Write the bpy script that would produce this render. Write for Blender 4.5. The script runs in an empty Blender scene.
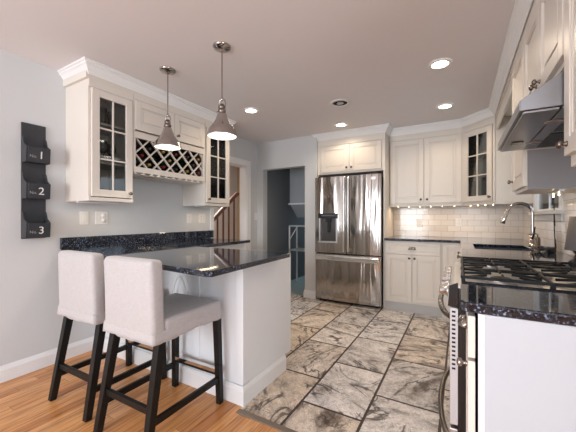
import bpy, bmesh, math, random
from mathutils import Vector, Matrix
random.seed(7)
S = bpy.context.scene
C = S.collection
PI = math.pi

# ------------------------------------------------------------------ camera, world, big lights, exposure
cam_d = bpy.data.cameras.new('camera'); cam = bpy.data.objects.new('camera', cam_d); C.objects.link(cam)
cam.location = (0, 0, 1.17)
cam.rotation_euler = (PI/2, 0, math.radians(29.9))
cam_d.sensor_width = 36; cam_d.lens = 300/576*36
cam_d.shift_y = 2/576
cam_d.clip_start = .02
S.camera = cam
S.view_settings.view_transform = 'Standard'
S.view_settings.look = 'None'
S.view_settings.gamma = 1
S.view_settings.use_curve_mapping = False
S.view_settings.exposure = 0.22

w = bpy.data.worlds.new('World'); S.world = w; w.use_nodes = True
wn = w.node_tree.nodes; wl = w.node_tree.links
bg = wn['Background']; bg.inputs['Strength'].default_value = 2.4
bg.inputs['Color'].default_value = (.80, .88, 1, 1)

def area(name, loc, direction, sx, sy, power, color, spread=PI):
    d = bpy.data.lights.new(name, 'AREA'); d.shape = 'RECTANGLE'; d.size = sx; d.size_y = sy
    d.energy = power; d.color = color; d.spread = spread
    o = bpy.data.objects.new(name, d); C.objects.link(o); o.location = loc
    o.rotation_euler = Vector(direction).to_track_quat('-Z', 'Z').to_euler()
    return o
# daylight lamps added in unseen windows behind the camera, tilted up to brighten the ceiling
area('daylight', (-1.75, -2.93, 1.35), (0, 1, .30), 1.3, 1.7, 88, (.92, .96, 1))
area('daylight', (.45, -2.93, 1.35), (0, 1, .30), 1.3, 1.7, 16, (.92, .96, 1))
area('daylight', (2.12, -.9, 1.35), (-1, 0, .30), 1.9, 1.7, 34, (.92, .96, 1))

# ------------------------------------------------------------------ materials
def mat(name, color=(.8,.8,.8), rough=.5, metal=0, spec=.5, coat=0, bump=0, bscale=40, var=0, vscale=6, aniso=0, emis=None, estr=0):
    m = bpy.data.materials.new(name); m.use_nodes = True
    n = m.node_tree.nodes; l = m.node_tree.links; b = n['Principled BSDF']
    b.inputs['Base Color'].default_value = (*color, 1)
    b.inputs['Roughness'].default_value = rough; b.inputs['Metallic'].default_value = metal
    b.inputs['Specular IOR Level'].default_value = spec; b.inputs['Coat Weight'].default_value = coat
    tc = n.new('ShaderNodeTexCoord')
    if var:
        no = n.new('ShaderNodeTexNoise'); no.inputs['Scale'].default_value = vscale; no.inputs['Detail'].default_value = 4
        l.new(tc.outputs['Object'], no.inputs['Vector'])
        mx = n.new('ShaderNodeMix'); mx.data_type = 'RGBA'
        mx.inputs[6].default_value = (*[c*(1-var) for c in color], 1); mx.inputs[7].default_value = (*[min(1, c*(1+var)) for c in color], 1)
        l.new(no.outputs['Fac'], mx.inputs[0]); l.new(mx.outputs[2], b.inputs['Base Color'])
    if bump:
        no = n.new('ShaderNodeTexNoise'); no.inputs['Scale'].default_value = bscale; no.inputs['Detail'].default_value = 3
        l.new(tc.outputs['Object'], no.inputs['Vector'])
        bp = n.new('ShaderNodeBump'); bp.inputs['Strength'].default_value = bump; bp.inputs['Distance'].default_value = .01
        l.new(no.outputs['Fac'], bp.inputs['Height']); l.new(bp.outputs['Normal'], b.inputs['Normal'])
    if emis:
        b.inputs['Emission Color'].default_value = (*emis, 1); b.inputs['Emission Strength'].default_value = estr
    return m

M = {}
M['wall'] = mat('wall_paint', (.60, .61, .615), .75, bump=.03, bscale=120)
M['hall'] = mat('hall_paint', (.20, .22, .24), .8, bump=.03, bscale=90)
M['stairwall'] = mat('stair_wall_paint', (.60, .57, .54), .8, bump=.03, bscale=90)
M['tan'] = mat('tan_paint', (.42, .30, .17), .8, bump=.03, bscale=90)
M['green'] = mat('green_paint', (.16, .25, .23), .7, bump=.03, bscale=90)
M['ceil'] = mat('ceiling_paint', (.74, .71, .72), .85, bump=.03, bscale=120)
M['white'] = mat('white_trim', (.80, .80, .80), .35, var=.02)
M['cream'] = mat('cream_cabinet', (.72, .665, .60), .35, var=.02)
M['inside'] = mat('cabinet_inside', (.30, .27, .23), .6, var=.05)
M['penin'] = mat('peninsula_paint', (.76, .77, .79), .4, var=.02)
M['steel'] = mat('steel', (.60, .60, .61), .36, 1, var=.06, vscale=9)
M['nickel'] = mat('nickel', (.46, .43, .41), .07, 1, var=.18, vscale=14, bump=.25, bscale=9)
M['chrome'] = mat('chrome', (.75, .74, .73), .12, 1, var=.03)
M['bronze'] = mat('dark_nickel', (.22, .19, .17), .25, 1, var=.1)
M['hood'] = mat('hood_steel', (.33, .34, .36), .3, 1, var=.06, vscale=12)
M['black'] = mat('black_enamel', (.012, .012, .014), .22, var=.2)
M['iron'] = mat('cast_iron', (.004, .0045, .006), .45, spec=.3, bump=.15, bscale=200, var=.2)
M['blackwood'] = mat('black_wood', (.006, .006, .006), .4, spec=.3, var=.3, bump=.05)
M['slate'] = mat('charcoal_painted_wood', (.030, .032, .038), .5, var=.35, vscale=14, bump=.1)
M['gap'] = mat('shadow_gap_black', (.01, .01, .01), .8, var=.2)
M['plastic'] = mat('white_plastic', (.74, .74, .73), .35, var=.02)
M['rail'] = mat('cherry_wood', (.11, .030, .015), .35, var=.3)
M['shade'] = mat('grey_shade_cloth', (.13, .115, .11), .9, bump=.2, bscale=200)
M['gold'] = mat('lettering_white', (.75, .75, .73), .6, var=.05)
M['print'] = mat('lettering_grey', (.30, .30, .30), .6, var=.05)
M['bottle'] = mat('wine_bottle_glass', (.015, .03, .012), .08, var=.3)
M['foil'] = mat('red_foil', (.16, .012, .015), .3, .5, var=.2)
M['foil2'] = mat('dark_foil', (.04, .03, .025), .3, .5, var=.2)
M['foil3'] = mat('gold_foil', (.35, .22, .07), .3, .7, var=.2)
M['bulb'] = mat('lit_bulb', (1, .95, .85), .5, emis=(1, .90, .76), estr=14)
M['bulb2'] = mat('lit_pendant_bulb', (1, .97, .9), .5, emis=(1, .95, .88), estr=5)
M['bead'] = mat('glint_bead', (1, .9, .7), .5, emis=(1, .74, .45), estr=18)
M['outwhite'] = mat('reflector_white', (.9, .89, .87), .4, var=.02)
M['strip'] = mat('threshold_wood', (.20, .15, .11), .5, var=.2)
M['sky'] = mat('outdoor_siding', (.62, .72, .85), .8, var=.1)

def nodes(name):
    m = bpy.data.materials.new(name); m.use_nodes = True
    return m, m.node_tree.nodes, m.node_tree.links, m.node_tree.nodes['Principled BSDF']
def mth(n, l, op, a, b=None, c=None):
    x = n.new('ShaderNodeMath'); x.operation = op
    for i, v in enumerate((a, b, c)):
        if v is None: continue
        if isinstance(v, (int, float)): x.inputs[i].default_value = v
        else: l.new(v, x.inputs[i])
    return x.outputs[0]
def ramp(n, l, fac, stops, interp='LINEAR'):
    r = n.new('ShaderNodeValToRGB'); r.color_ramp.interpolation = interp
    e = r.color_ramp.elements
    while len(e) < len(stops): e.new(.5)
    for i, (p, c) in enumerate(stops): e[i].position = p; e[i].color = (*c, 1)
    l.new(fac, r.inputs[0]); return r.outputs[0]
def mixc(n, l, fac, a, b, mode='MIX'):
    x = n.new('ShaderNodeMix'); x.data_type = 'RGBA'; x.blend_type = mode
    for i, v in ((0, fac), (6, a), (7, b)):
        if isinstance(v, (int, float)): x.inputs[i].default_value = v
        elif isinstance(v, tuple): x.inputs[i].default_value = (*v, 1)
        else: l.new(v, x.inputs[i])
    return x.outputs[2]

# granite: black with silvery blue flecks, polished
def granite():
    m, n, l, b = nodes('black_granite')
    tc = n.new('ShaderNodeTexCoord')
    v = n.new('ShaderNodeTexVoronoi'); v.inputs['Scale'].default_value = 210; l.new(tc.outputs['Object'], v.inputs['Vector'])
    no = n.new('ShaderNodeTexNoise'); no.inputs['Scale'].default_value = 75; no.inputs['Detail'].default_value = 5; l.new(tc.outputs['Object'], no.inputs['Vector'])
    sep = n.new('ShaderNodeSeparateColor'); l.new(v.outputs['Color'], sep.inputs[0])
    c1 = ramp(n, l, sep.outputs[0], [(0, (.006,.008,.013)), (.62, (.014,.019,.032)), (.83, (.03,.04,.065)), (.955, (.22,.28,.40))])
    f = ramp(n, l, no.outputs['Fac'], [(.38, (.15,.15,.15)), (.58, (1,1,1))])
    col = mixc(n, l, f, (.006, .007, .009), c1)
    l.new(col, b.inputs['Base Color'])
    b.inputs['Roughness'].default_value = .045; b.inputs['IOR'].default_value = 1.56
    return m
M['granite'] = granite()

def wood_floor():
    m, n, l, b = nodes('oak_strip_floor')
    tc = n.new('ShaderNodeTexCoord'); sp = n.new('ShaderNodeSeparateXYZ'); l.new(tc.outputs['Object'], sp.inputs[0])
    bw, bl = .076, .85
    r = mth(n, l, 'DIVIDE', sp.outputs[0], bw); row = mth(n, l, 'FLOOR', r); fr = mth(n, l, 'SUBTRACT', r, row)
    wn_ = n.new('ShaderNodeTexWhiteNoise'); wn_.noise_dimensions = '1D'; l.new(row, wn_.inputs['W'])
    yy = mth(n, l, 'ADD', mth(n, l, 'DIVIDE', sp.outputs[1], bl), mth(n, l, 'MULTIPLY', wn_.outputs['Value'], 7.3))
    yi = mth(n, l, 'FLOOR', yy); yf = mth(n, l, 'SUBTRACT', yy, yi)
    cb = n.new('ShaderNodeCombineXYZ'); l.new(row, cb.inputs[0]); l.new(yi, cb.inputs[1])
    w2 = n.new('ShaderNodeTexWhiteNoise'); w2.noise_dimensions = '2D'; l.new(cb.outputs[0], w2.inputs['Vector'])
    g = n.new('ShaderNodeCombineXYZ')
    l.new(mth(n, l, 'MULTIPLY', sp.outputs[0], 40), g.inputs[0]); l.new(mth(n, l, 'MULTIPLY', sp.outputs[1], 2.2), g.inputs[1])
    l.new(mth(n, l, 'MULTIPLY', w2.outputs['Value'], 30), g.inputs[2])
    no = n.new('ShaderNodeTexNoise'); no.inputs['Scale'].default_value = 1.6; no.inputs['Detail'].default_value = 5; no.inputs['Distortion'].default_value = .6
    l.new(g.outputs[0], no.inputs['Vector'])
    base = ramp(n, l, w2.outputs['Value'], [(0, (.56,.235,.075)), (.45, (.70,.32,.11)), (.8, (.78,.40,.165)), (1, (.50,.19,.06))])
    grain = ramp(n, l, no.outputs['Fac'], [(.35, (.62,.55,.50)), (.55, (1,1,1)), (.75, (1.0,.95,.9))])
    col = mixc(n, l, 1.0, base, grain, 'MULTIPLY')
    e = mth(n, l, 'MINIMUM', fr, mth(n, l, 'SUBTRACT', 1, fr)); ge = mth(n, l, 'LESS_THAN', e, .018)
    e2 = mth(n, l, 'LESS_THAN', mth(n, l, 'MINIMUM', yf, mth(n, l, 'SUBTRACT', 1, yf)), .002)
    gg = mth(n, l, 'MAXIMUM', ge, e2)
    col = mixc(n, l, mth(n, l, 'MULTIPLY', gg, .6), col, (.12, .05, .02))
    l.new(col, b.inputs['Base Color']); b.inputs['Roughness'].default_value = .28
    bp = n.new('ShaderNodeBump'); bp.inputs['Strength'].default_value = .15; bp.inputs['Distance'].default_value = .003
    l.new(mth(n, l, 'SUBTRACT', 1, gg), bp.inputs['Height']); l.new(bp.outputs[0], b.inputs['Normal'])
    return m
M['wood'] = wood_floor()

def slate_floor():
    m, n, l, b = nodes('slate_tile_floor')
    tc = n.new('ShaderNodeTexCoord'); sp = n.new('ShaderNodeSeparateXYZ'); l.new(tc.outputs['Object'], sp.inputs[0])
    W, H = .39, .597
    r = mth(n, l, 'DIVIDE', mth(n, l, 'ADD', sp.outputs[0], .1), W); row = mth(n, l, 'FLOOR', r); fx = mth(n, l, 'SUBTRACT', r, row)
    par = mth(n, l, 'FLOORED_MODULO', row, 2)
    yy = mth(n, l, 'ADD', mth(n, l, 'DIVIDE', mth(n, l, 'SUBTRACT', sp.outputs[1], 1.71), H), mth(n, l, 'MULTIPLY', par, .5))
    yi = mth(n, l, 'FLOOR', yy); fy = mth(n, l, 'SUBTRACT', yy, yi)
    cb = n.new('ShaderNodeCombineXYZ'); l.new(row, cb.inputs[0]); l.new(yi, cb.inputs[1])
    w2 = n.new('ShaderNodeTexWhiteNoise'); w2.noise_dimensions = '2D'; l.new(cb.outputs[0], w2.inputs['Vector'])
    sc = n.new('ShaderNodeSeparateColor'); l.new(w2.outputs['Color'], sc.inputs[0])
    # coordinates shifted per tile, and rotated
    rot = n.new('ShaderNodeVectorRotate'); rot.rotation_type = 'Z_AXIS'; l.new(tc.outputs['Object'], rot.inputs['Vector'])
    l.new(mth(n, l, 'MULTIPLY', sc.outputs[1], 6.28), rot.inputs['Angle'])
    off = n.new('ShaderNodeVectorMath'); off.operation = 'MULTIPLY_ADD'
    l.new(w2.outputs['Color'], off.inputs[0]); off.inputs[1].default_value = (17, 13, 9); l.new(rot.outputs[0], off.inputs[2])
    P = off.outputs[0]
    def noise(scale, det, dist, rough=.55, stretch=None):
        no = n.new('ShaderNodeTexNoise'); no.inputs['Scale'].default_value = scale; no.inputs['Detail'].default_value = det
        no.inputs['Distortion'].default_value = dist; no.inputs['Roughness'].default_value = rough
        v = P
        if stretch:
            mp = n.new('ShaderNodeMapping'); mp.inputs['Scale'].default_value = stretch; l.new(P, mp.inputs['Vector']); v = mp.outputs[0]
        l.new(v, no.inputs['Vector']); return no.outputs['Fac']
    big = noise(1.8, 5, 1.6, .6, (1, 2.2, 1)); vein = noise(1.9, 3.5, 1.5, .55, (1.0, 1.7, 1)); fine = noise(30, 5, .6, .75); blot = noise(3.2, 4, 1.0)
    grit = noise(110, 2, 0, .7)
    base = ramp(n, l, sc.outputs[0], [(0, (.76,.725,.70)), (.25, (.64,.60,.57)), (.45, (.78,.73,.69)), (.62, (.70,.58,.46)), (.75, (.80,.76,.73)), (1, (.66,.54,.42))])
    shade = ramp(n, l, big, [(.30, (.42,.38,.36)), (.46, (.95,.95,.95)), (.66, (1.25,1.25,1.25))])
    col = mixc(n, l, 1.0, base, shade, 'MULTIPLY')
    fsh = ramp(n, l, fine, [(.32, (.55,.53,.51)), (.5, (1,1,1)), (.68, (1.2,1.2,1.2))])
    col = mixc(n, l, .75, col, fsh, 'MULTIPLY')
    gsh = ramp(n, l, grit, [(.38, (.62,.60,.58)), (.55, (1,1,1))])
    col = mixc(n, l, .6, col, gsh, 'MULTIPLY')
    # dark crack-like veins
    d = mth(n, l, 'ABSOLUTE', mth(n, l, 'SUBTRACT', vein, .5))
    vm = ramp(n, l, d, [(0, (1,1,1)), (.010, (.85,.85,.85)), (.028, (0,0,0))])
    bm_ = ramp(n, l, blot, [(.42, (0,0,0)), (.54, (1,1,1))])
    col = mixc(n, l, mth(n, l, 'MULTIPLY', mth(n, l, 'MULTIPLY', vm, bm_), .9), col, (.045, .035, .03))
    vein2 = noise(4.2, 4, 1.8, .6, (1.0, 1.5, 1)); d2 = mth(n, l, 'ABSOLUTE', mth(n, l, 'SUBTRACT', vein2, .5))
    vm2 = ramp(n, l, d2, [(0, (1,1,1)), (.006, (.7,.7,.7)), (.018, (0,0,0))])
    col = mixc(n, l, mth(n, l, 'MULTIPLY', mth(n, l, 'MULTIPLY', vm2, bm_), .65), col, (.09, .07, .06))
    # bands of dark clay in some tiles
    bd = mth(n, l, 'MULTIPLY', ramp(n, l, big, [(.34, (1,1,1)), (.43, (0,0,0))]), ramp(n, l, fine, [(.40, (0,0,0)), (.56, (1,1,1))]))
    col = mixc(n, l, mth(n, l, 'MULTIPLY', bd, .8), col, (.07, .052, .045))
    ex = mth(n, l, 'MULTIPLY', mth(n, l, 'MINIMUM', fx, mth(n, l, 'SUBTRACT', 1, fx)), W)
    ey = mth(n, l, 'MULTIPLY', mth(n, l, 'MINIMUM', fy, mth(n, l, 'SUBTRACT', 1, fy)), H)
    wob = mth(n, l, 'MULTIPLY', mth(n, l, 'SUBTRACT', fine, .5), .008)
    e = mth(n, l, 'ADD', mth(n, l, 'MINIMUM', ex, ey), wob)
    gr = mth(n, l, 'LESS_THAN', e, .0078)
    col = mixc(n, l, gr, col, (.05, .032, .024))
    l.new(col, b.inputs['Base Color']); b.inputs['Roughness'].default_value = .42; b.inputs['Specular IOR Level'].default_value = .4
    hgt = mth(n, l, 'ADD', mth(n, l, 'MULTIPLY', mth(n, l, 'SUBTRACT', 1, gr), .6), mth(n, l, 'MULTIPLY', fine, .5))
    bp = n.new('ShaderNodeBump'); bp.inputs['Strength'].default_value = .5; bp.inputs['Distance'].default_value = .006
    l.new(hgt, bp.inputs['Height']); l.new(bp.outputs[0], b.inputs['Normal'])
    return m
M['slatefloor'] = slate_floor()

def subway(axis):
    m, n, l, b = nodes('subway_tile_' + axis)
    tc = n.new('ShaderNodeTexCoord'); sp = n.new('ShaderNodeSeparateXYZ'); l.new(tc.outputs['Object'], sp.inputs[0])
    cb = n.new('ShaderNodeCombineXYZ'); l.new(sp.outputs[0 if axis == 'back' else 1], cb.inputs[0])
    l.new(mth(n, l, 'SUBTRACT', sp.outputs[2], .914), cb.inputs[1])
    br = n.new('ShaderNodeTexBrick'); br.offset = .5
    br.inputs['Scale'].default_value = 1; br.inputs['Brick Width'].default_value = .153; br.inputs['Row Height'].default_value = .0765
    br.inputs['Mortar Size'].default_value = .0018; br.inputs['Mortar Smooth'].default_value = .3
    br.inputs['Color1'].default_value = (.70,.65,.61,1); br.inputs['Color2'].default_value = (.62,.57,.53,1); br.inputs['Mortar'].default_value = (.36,.32,.29,1)
    l.new(cb.outputs[0], br.inputs['Vector']); l.new(br.outputs['Color'], b.inputs['Base Color'])
    b.inputs['Roughness'].default_value = .12
    no = n.new('ShaderNodeTexNoise'); no.inputs['Scale'].default_value = 14; l.new(tc.outputs['Object'], no.inputs['Vector'])
    h = mth(n, l, 'ADD', mth(n, l, 'MULTIPLY', br.outputs['Fac'], -.5), mth(n, l, 'MULTIPLY', no.outputs['Fac'], .5))
    bp = n.new('ShaderNodeBump'); bp.inputs['Strength'].default_value = .5; bp.inputs['Distance'].default_value = .004
    l.new(h, bp.inputs['Height']); l.new(bp.outputs[0], b.inputs['Normal'])
    return m
M['tile_b'] = subway('back'); M['tile_r'] = subway('right')

def fridge_steel():
    m, n, l, b = nodes('brushed_stainless_door')
    tc = n.new('ShaderNodeTexCoord')
    mp = n.new('ShaderNodeMapping'); mp.inputs['Scale'].default_value = (5, 5, .45); l.new(tc.outputs['Object'], mp.inputs['Vector'])
    no = n.new('ShaderNodeTexNoise'); no.inputs['Scale'].default_value = 1.0; no.inputs['Detail'].default_value = 1.5; no.inputs['Distortion'].default_value = .5
    l.new(mp.outputs[0], no.inputs['Vector'])
    bp = n.new('ShaderNodeBump'); bp.inputs['Strength'].default_value = .8; bp.inputs['Distance'].default_value = .06
    l.new(no.outputs['Fac'], bp.inputs['Height']); l.new(bp.outputs[0], b.inputs['Normal'])
    b.inputs['Base Color'].default_value = (.40, .365, .335, 1); b.inputs['Metallic'].default_value = 1; b.inputs['Roughness'].default_value = .12
    return m
M['fridge'] = fridge_steel()

def linen():
    m, n, l, b = nodes('grey_linen')
    tc = n.new('ShaderNodeTexCoord')
    def nz(s, st):
        mp = n.new('ShaderNodeMapping'); mp.inputs['Scale'].default_value = st; l.new(tc.outputs['Object'], mp.inputs['Vector'])
        no = n.new('ShaderNodeTexNoise'); no.inputs['Scale'].default_value = s; no.inputs['Detail'].default_value = 3; l.new(mp.outputs[0], no.inputs['Vector']); return no.outputs['Fac']
    a = nz(60, (.6, .6, 5)); c = nz(60, (5, 5, .6)); big = nz(7, (1, 1, 1))
    s = mth(n, l, 'ADD', mth(n, l, 'MULTIPLY', a, .5), mth(n, l, 'MULTIPLY', c, .5))
    col = ramp(n, l, s, [(.35, (.43,.405,.405)), (.65, (.51,.485,.485))])
    l.new(col, b.inputs['Base Color']); b.inputs['Roughness'].default_value = .9
    b.inputs['Sheen Weight'].default_value = .2
    h = mth(n, l, 'ADD', mth(n, l, 'MULTIPLY', s, .08), mth(n, l, 'MULTIPLY', big, 1.0))
    bp = n.new('ShaderNodeBump'); bp.inputs['Strength'].default_value = .35; bp.inputs['Distance'].default_value = .02
    l.new(h, bp.inputs['Height']); l.new(bp.outputs[0], b.inputs['Normal'])
    return m
M['linen'] = linen()

def glass(name, tint=(1,1,1), refl=1.0):
    m = bpy.data.materials.new(name); m.use_nodes = True
    n = m.node_tree.nodes; l = m.node_tree.links
    n.remove(n['Principled BSDF']); out = n['Material Output']
    t = n.new('ShaderNodeBsdfTransparent'); t.inputs[0].default_value = (*tint, 1)
    g = n.new('ShaderNodeBsdfGlossy'); g.inputs['Roughness'].default_value = .03
    f = n.new('ShaderNodeFresnel'); f.inputs[0].default_value = 1.45
    mx = n.new('ShaderNodeMixShader'); l.new(f.outputs[0], mx.inputs[0]); l.new(t.outputs[0], mx.inputs[1]); l.new(g.outputs[0], mx.inputs[2])
    l.new(mx.outputs[0], out.inputs[0]); return m
M['glass'] = glass('clear_pane', (.93, .95, .95))
M['glassware'] = glass('drinking_glass', (.80, .84, .86))

# ------------------------------------------------------------------ mesh helpers
class MB:
    def __init__(s): s.v = []; s.f = []; s.sm = []
    def add(s, vs, fs, smooth=False):
        o = len(s.v); s.v += [tuple(v) for v in vs]
        for f in fs: s.f.append([i+o for i in f]); s.sm.append(smooth)
        return s
    def box(s, x0, x1, y0, y1, z0, z1):
        x0, x1 = sorted((x0, x1)); y0, y1 = sorted((y0, y1)); z0, z1 = sorted((z0, z1))
        return s.add([(x0,y0,z0),(x1,y0,z0),(x1,y1,z0),(x0,y1,z0),(x0,y0,z1),(x1,y0,z1),(x1,y1,z1),(x0,y1,z1)],
                     [(3,2,1,0),(4,5,6,7),(0,1,5,4),(1,2,6,5),(2,3,7,6),(3,0,4,7)])
    def obox(s, o, u, v, n_, ur, vr, nr):     # oriented box: o + u*.. + v*.. + n*..
        o, u, v, n_ = map(Vector, (o, u, v, n_)); p = []
        for c in nr:
            for a, b in ((0,0),(1,0),(1,1),(0,1)): p.append(o + u*ur[a] + v*vr[b] + n_*c)
        fs = [(3,2,1,0),(4,5,6,7),(0,1,5,4),(1,2,6,5),(2,3,7,6),(3,0,4,7)]
        if u.cross(v).dot(n_)*(ur[1]-ur[0])*(vr[1]-vr[0])*(nr[1]-nr[0]) < 0: fs = [f[::-1] for f in fs]
        return s.add(p, fs)
    def prism(s, pts, off):                    # planar polygon swept by off
        pts = [Vector(p) for p in pts]; off = Vector(off); k = len(pts)
        fs = [list(range(k))[::-1], [i+k for i in range(k)]] + [(i, (i+1) % k, (i+1) % k+k, i+k) for i in range(k)]
        return s.add(pts + [p+off for p in pts], fs)
    def beam(s, a, b, wa, ta, wb=None, tb=None, up=(0,0,1), side=None):   # tapered rectangular bar
        a, b = Vector(a), Vector(b); d = (b-a).normalized()
        sd = Vector(side) if side else d.cross(Vector(up))
        sd = (sd - d*sd.dot(d)).normalized(); nn = sd.cross(d).normalized()
        wb = wb or wa; tb = tb or ta; p = []
        for c, w_, t_ in ((a, wa, ta), (b, wb, tb)):
            for i, j in ((-1,-1),(1,-1),(1,1),(-1,1)): p.append(c + sd*i*w_/2 + nn*j*t_/2)
        return s.add(p, [(3,2,1,0),(4,5,6,7),(0,1,5,4),(1,2,6,5),(2,3,7,6),(3,0,4,7)])
    def tube(s, path, r, seg=10, cap=True):
        path = [Vector(p) for p in path]; k = len(path); vs = []
        rr = r if isinstance(r, (list, tuple)) else [r]*k
        ref = None
        for i, p in enumerate(path):
            d = (path[min(i+1, k-1)] - path[max(i-1, 0)]).normalized()
            if ref is None: ref = Vector((0,0,1)) if abs(d.z) < .9 else Vector((1,0,0))
            a = d.cross(ref).normalized(); b = a.cross(d).normalized(); ref = b
            for j in range(seg):
                t = 2*PI*j/seg; vs.append(p + a*math.cos(t)*rr[i] + b*math.sin(t)*rr[i])
        fs = [(i*seg+j, i*seg+(j+1) % seg, (i+1)*seg+(j+1) % seg, (i+1)*seg+j) for i in range(k-1) for j in range(seg)]
        s.add(vs, fs, True)
        if cap: s.add(vs[:seg], [list(range(seg))[::-1]]); s.add(vs[-seg:], [list(range(seg))])
        return s
    def lathe(s, prof, c=(0,0,0), seg=24, axis='z', smooth=True):      # prof: (r, h)
        c = Vector(c); vs = []
        for r, h in prof:
            for j in range(seg):
                t = 2*PI*j/seg; q = (r*math.cos(t), r*math.sin(t), h)
                if axis == 'y': q = (q[0], -h, q[1])     # h grows towards -y
                if axis == 'x': q = (-h, q[0], q[1])     # h grows towards -x
                vs.append(c + Vector(q))
        fs = [(i*seg+j, i*seg+(j+1) % seg, (i+1)*seg+(j+1) % seg, (i+1)*seg+j) for i in range(len(prof)-1) for j in range(seg)]
        return s.add(vs, fs, smooth)
    def mesh(s, name, recalc=True):
        me = bpy.data.meshes.new(name); me.from_pydata(s.v, [], s.f)
        me.polygons.foreach_set('use_smooth', s.sm)
        b = bmesh.new(); b.from_mesh(me)
        if recalc: bmesh.ops.recalc_face_normals(b, faces=b.faces)
        b.to_mesh(me); b.free(); return me

def root_of(o):
    while o.parent: o = o.parent
    return o
def part(name, mb, material, parent=None, bevel=0, recalc=True, label=None, seg=2, subsurf=0):
    me = mb.mesh(name, recalc) if isinstance(mb, MB) else mb
    me.materials.clear(); me.materials.append(M[material] if isinstance(material, str) else material)
    o = bpy.data.objects.new(name, me); C.objects.link(o)
    if parent:
        o.parent = parent
        if parent.type == 'EMPTY': o.location = -parent.location
    if bevel:
        bv = o.modifiers.new('bevel', 'BEVEL'); bv.width = bevel; bv.segments = seg; bv.limit_method = 'ANGLE'; bv.angle_limit = math.radians(40)
        bv.harden_normals = False
    if label: o['label'] = label
    return o
def thing(name, label, cat, loc=(0,0,0), group=None):
    o = bpy.data.objects.new(name, None); C.objects.link(o); o.location = loc
    o.empty_display_size = .1; o['label'] = label; o['category'] = cat
    if group: o['group'] = group
    return o
def tag(o, label, cat, group=None):
    o['label'] = label; o['category'] = cat
    if group: o['group'] = group
    return o
def struct(name, mb, material, bevel=0, parent=None):
    o = part(name, mb, material, parent, bevel)
    if not parent: o['kind'] = 'structure'
    return o
def dup(r, loc, label=None):
    c = r.copy(); C.objects.link(c); c.location = loc
    if label: c['label'] = label
    def rec(src, dst):
        for ch in src.children:
            d = ch.copy(); C.objects.link(d); d.parent = dst; rec(ch, d)
    rec(r, c); return c
def sweep(path, prof, closed=False):      # path: 2D points, outward = right-hand side of travel; prof: (out, z) closed loop
    k = len(path); vs = []
    for i in range(k):
        p = Vector(path[i])
        def nrm(a, b):
            d = (Vector(b)-Vector(a)).normalized(); return Vector((d.y, -d.x))
        if i == 0: m_ = nrm(path[0], path[1])
        elif i == k-1: m_ = nrm(path[-2], path[-1])
        else:
            n1 = nrm(path[i-1], path[i]); n2 = nrm(path[i], path[i+1]); m_ = (n1+n2)/(1+n1.dot(n2))
        for o_, z in prof: vs.append((p.x+m_.x*o_, p.y+m_.y*o_, z))
    q = len(prof)
    fs = [(i*q+j, i*q+(j+1) % q, (i+1)*q+(j+1) % q, (i+1)*q+j) for i in range(k-1) for j in range(q)]
    fs += [list(range(q)), [(k-1)*q+j for j in range(q)][::-1]]
    return MB().add(vs, fs)
def text_mesh(txt, size, loc, xdir, updir, depth=.002, align='CENTER'):
    cu = bpy.data.curves.new('lettering', 'FONT'); cu.body = txt; cu.size = size; cu.extrude = depth/2; cu.align_x = align
    o = bpy.data.objects.new('tmp', cu); C.objects.link(o)
    x = Vector(xdir).normalized(); u = Vector(updir).normalized(); z = x.cross(u)
    me = bpy.data.meshes.new_from_object(o.evaluated_get(bpy.context.evaluated_depsgraph_get()))
    mt = Matrix((x, u, z)).transposed().to_4x4(); mt.translation = Vector(loc)
    me.transform(mt); bpy.data.objects.remove(o); return me

# ------------------------------------------------------------------ structure
CZ = 2.37
XL, XR, YB, YP = -2.84, .66, 4.58, 3.95
T = .12
struct('floor', MB().box(-2.96, 2.3, -3.1, 1.41, -.1, 0).box(-2.96, -1.175, 1.41, 1.52, -.1, 0), 'wood')
fl2 = struct('floor', MB().box(-1.175, .75, 1.41, 1.52, -.1, 0).box(-2.05, .75, 1.52, 4.75, -.1, 0).box(-2.96, -2.05, 1.52, 4.05, -.1, 0), 'slatefloor')
struct('trim_1', MB().box(-1.17, .0, 1.405, 1.445, -.05, .006), 'strip', .003)
cb_ = MB().box(-2.96, 2.3, -3.1, YB+.14, CZ, CZ+.1)
struct('ceiling', cb_, 'ceil')
# left wall with the cased opening to the stairs
DO0, DO1, DOH = 2.95, 3.66, 1.96
wl_ = MB().box(XL-T, XL, -3.1, DO0, 0, CZ).box(XL-T, XL, DO1, YP+T, 0, CZ).box(XL-T, XL, DO0, DO1, DOH, CZ)
struct('wall_left', wl_, 'wall')
# the wall with the plain opening left of the fridge
PO0, PO1, POH = -2.73, -1.985, 1.94
wb_ = MB().box(XL, PO0, YP, YP+T, 0, CZ).box(PO1, -1.797, YP, YB, 0, CZ).box(PO0, PO1, YP, YP+T, POH, CZ)
struct('wall_back_left', wb_, 'wall')
struct('wall_back', MB().box(-1.797, XR+T, YB, YB+T, 0, CZ), 'wall')
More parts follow.
